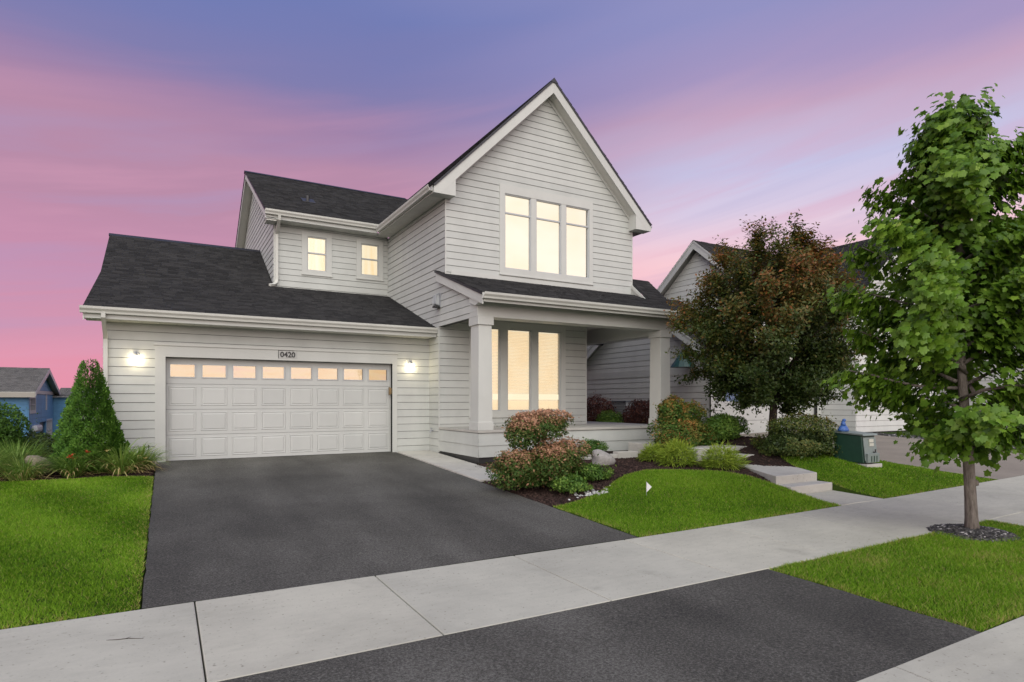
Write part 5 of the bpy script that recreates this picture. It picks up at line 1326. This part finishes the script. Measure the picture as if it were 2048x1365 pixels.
def autumn():
    r = np.random.default_rng(57); b = B0(10.2, -4.4, -.06); root = thing('autumn_shrub', 'tall orange and green shrub in front of the right porch column', 'shrub', b)
    sets = [((0, 0, .45), (.72, .6, .48), 11000), ((.12, .05, .95), (.55, .5, .38), 7000), ((-.22, 0, 1.12), (.28, .28, .28), 2800), ((-.42, -.25, .30), (.36, .36, .30), 3500), ((.48, -.2, .34), (.36, .36, .30), 3500)]
    P = []; D = []; Tn = []
    for (c, e, n) in sets:
        d, fac = lumpy(r, n, 26, .32); rad = fac * (1 - .5 * r.random(n) ** 2.2) * np.where(r.random(n) < .06, 1 + .3 * r.random(n), 1); q = d * np.array(e) * rad[:, None] + np.array(c); P.append(q); D.append(d)
        Tn.append(.36 + .12 * r.normal(0, 1, n) + .42 * np.clip(d[:, 2], 0, 1) * r.uniform(.2, 1.2, n) + .15 * np.sin(d[:, 0] * 6 + c[2] * 5))
    P = np.concatenate(P); D = np.concatenate(D); Tn = np.concatenate(Tn); k = P[:, 2] > .03; P, D, Tn = P[k], D[k], Tn[k]; n = len(P)
    leaves_obj('foliage', T_LEAF, F_LEAF, P + np.array(b), unit(D * .6 + r.normal(0, .6, (n, 3)) + np.array([0, 0, .3])), unit(D * .7 + np.array([0, 0, .6]) + r.normal(0, .5, (n, 3))), .055 * r.uniform(.6, 1.35, n), Tn, M['autumn'], root)
    for i in range(5):
        a = i * 1.26; MB().tube([(b[0] + .05 * math.cos(a), b[1] + .05 * math.sin(a), b[2] - .03), (b[0] + .3 * math.cos(a), b[1] + .3 * math.sin(a), b[2] + .8)], [.016, .006], 6).build('stem', M['bark_dark'], root)
autumn()
shrub('round_shrub', 'large dark green rounded shrub below the russet tree', (11.62, -6.42, gz(11.62, -6.42) - .16), .92, .70, .88, 17000, .055, M['shrub_dark'], 61, hue=(.1, .8), tipcol=.3, lumps=30, spread=.26)
shrub('low_shrub', 'low bright green shrub nearest the driveway corner of the lawn', B0(5.72, -6.50), .30, .26, .30, 3000, .042, M['shrub_green'], 62, hue=(.1, .9), lumps=22, spread=.35)
shrub('low_shrub', 'low bright green shrub between the pebbles and the mulch', B0(6.42, -6.12), .33, .26, .30, 3000, .042, M['shrub_green'], 63, hue=(.1, .85), lumps=22, spread=.35)
shrub('low_shrub', 'loose yellow green shrub behind the two tiered shrub', B0(6.35, -5.25), .42, .36, .42, 4200, .04, M['shrub_green'], 64, hue=(.4, 1.0), lumps=16, spread=.3)
shrub('low_shrub', 'small green shrub behind the low concrete wall', (8.62, -3.25, .04), .33, .26, .34, 3000, .038, M['shrub_green'], 65, hue=(.2, .75), lumps=14)
shrub('leafy_plant', 'leafy green perennial right of the orange shrub', B0(11.35, -4.6), .46, .36, .55, 5200, .06, M['shrub_green'], 66, hue=(.2, .75), lumps=20, spread=.25)
shrub('leafy_plant', 'leafy green perennial behind the round shrub', B0(12.0, -4.2), .5, .4, .5, 4500, .06, M['shrub_green'], 67, hue=(.15, .65), lumps=20, spread=.25)
blades('tan_grass_clump', 'wispy tan grass clump before the porch skirt', (7.75, -3.38, .02), 260, .46, .006, M['strawgrass'], 71, 'ornamental grass', hue=(.2, .9))
mop('small golden green mop shrub beside the low wall end', B0(9.0, -4.85), .26, .30, 1500, 72)
mop('largest golden green mop shrub at the lawn curve', B0(8.80, -5.75), .36, .44, 2600, 73)
mop('golden green mop shrub trailing beside the upper step', B0(9.30, -6.42), .38, .38, 2400, 74)
# between the houses, seen through the porch
shrub('burgundy_shrub', 'burgundy shrub behind the porch next to the house wall', (12.15, 1.2, .25), .75, .7, 1.15, 9000, .06, M['burgundy'], 81, hue=(.2, .9), tipcol=.2)
shrub('burgundy_shrub', 'tallest burgundy shrub behind the porch near the right column', (12.75, -.35, .25), .62, .6, 1.10, 9000, .06, M['burgundy'], 82, hue=(.1, .75), tipcol=.2)
shrub('leafy_plant', 'bright green shrub low behind the porch floor', (11.95, .25, .25), .45, .45, .72, 5000, .06, M['shrub_green'], 83, hue=(.3, 1.0), lumps=16)
# right, by the far driveway
shrub('low_shrub', 'small green shrub beside the far driveway stones', B0(20.2, -6.2, .0), .6, .5, .75, 4500, .07, M['shrub_green'], 84, hue=(.3, .9))
shrub('burgundy_shrub', 'low reddish shrub at the far right edge', B0(21.6, -7.6, .0), .7, .5, .6, 4500, .07, M['burgundy'], 85, hue=(.5, 1.0))
# ------------------------------------------------------------------ left bed
shrub('feathery_shrub', 'tall feathery green shrub at the far left edge', (-3.05, .35, gz(-3.05, .35) + .0), .75, .7, 1.22, 26000, .055, M['shrub_green'], 91, hue=(.0, .6), lumps=40, spread=.2, upright=.9)
shrub('feathery_shrub', 'lower dark shrub left of the cone evergreen', (-2.25, .6, gz(-2.25, .6)), .5, .45, .62, 7000, .05, M['shrub_dark'], 92, hue=(.1, .6), lumps=24, spread=.2)
blades('ornamental_grass', 'arching yellow green grass at the far left of the bed', B0(-2.75, -1.25), 900, .80, .010, M['lily'], 93, 'ornamental grass', rbase=.28, hue=(.25, .85), droop=.9)
blades('ornamental_grass', 'soft yellow green grass in front of the tan boulder', B0(-2.1, -1.52), 620, .55, .010, M['lily'], 94, 'ornamental grass', rbase=.25, hue=(.2, .8), droop=.9)
blades('ornamental_grass', 'upright green grass behind the tan boulder', B0(-2.35, -.55), 700, .75, .010, M['lily'], 98, 'ornamental grass', rbase=.3, hue=(.2, .7), droop=.7)
blades('daylily_clump', 'daylily clump with red flowers and dry leaves', B0(-1.42, -1.48), 330, .66, .020, M['lily'], 95, 'daylily', rbase=.16, hue=(.1, .7), dry=.14, flowers=[(-.02, -.25, .34, M['petal_red']), (.05, -.28, .32, M['petal_red']), (.22, -.15, .42, M['petal_red']), (.01, -.2, .37, M['petal_red'])])
blades('daylily_clump', 'daylily clump with yellow flowers next to the garage wall', B0(-.70, -1.38), 520, .78, .019, M['lily'], 96, 'daylily', rbase=.22, hue=(.25, .85), dry=.12, flowers=[(-.2, -.25, .42, M['petal_yellow']), (.30, -.22, .30, M['petal_yellow']), (.38, -.25, .26, M['petal_yellow'])])
blades('daylily_clump', 'small upright daylily clump at the driveway edge', B0(-.42, -1.15), 320, .66, .018, M['lily'], 97, 'daylily', rbase=.16, hue=(.3, .85), dry=.16)
blades('daylily_clump', 'green strap leaf clump under the cone evergreen', B0(-1.05, -1.18), 300, .60, .018, M['lily'], 99, 'daylily', rbase=.18, hue=(.1, .6), dry=.06)
scene.view_layers[0].update()
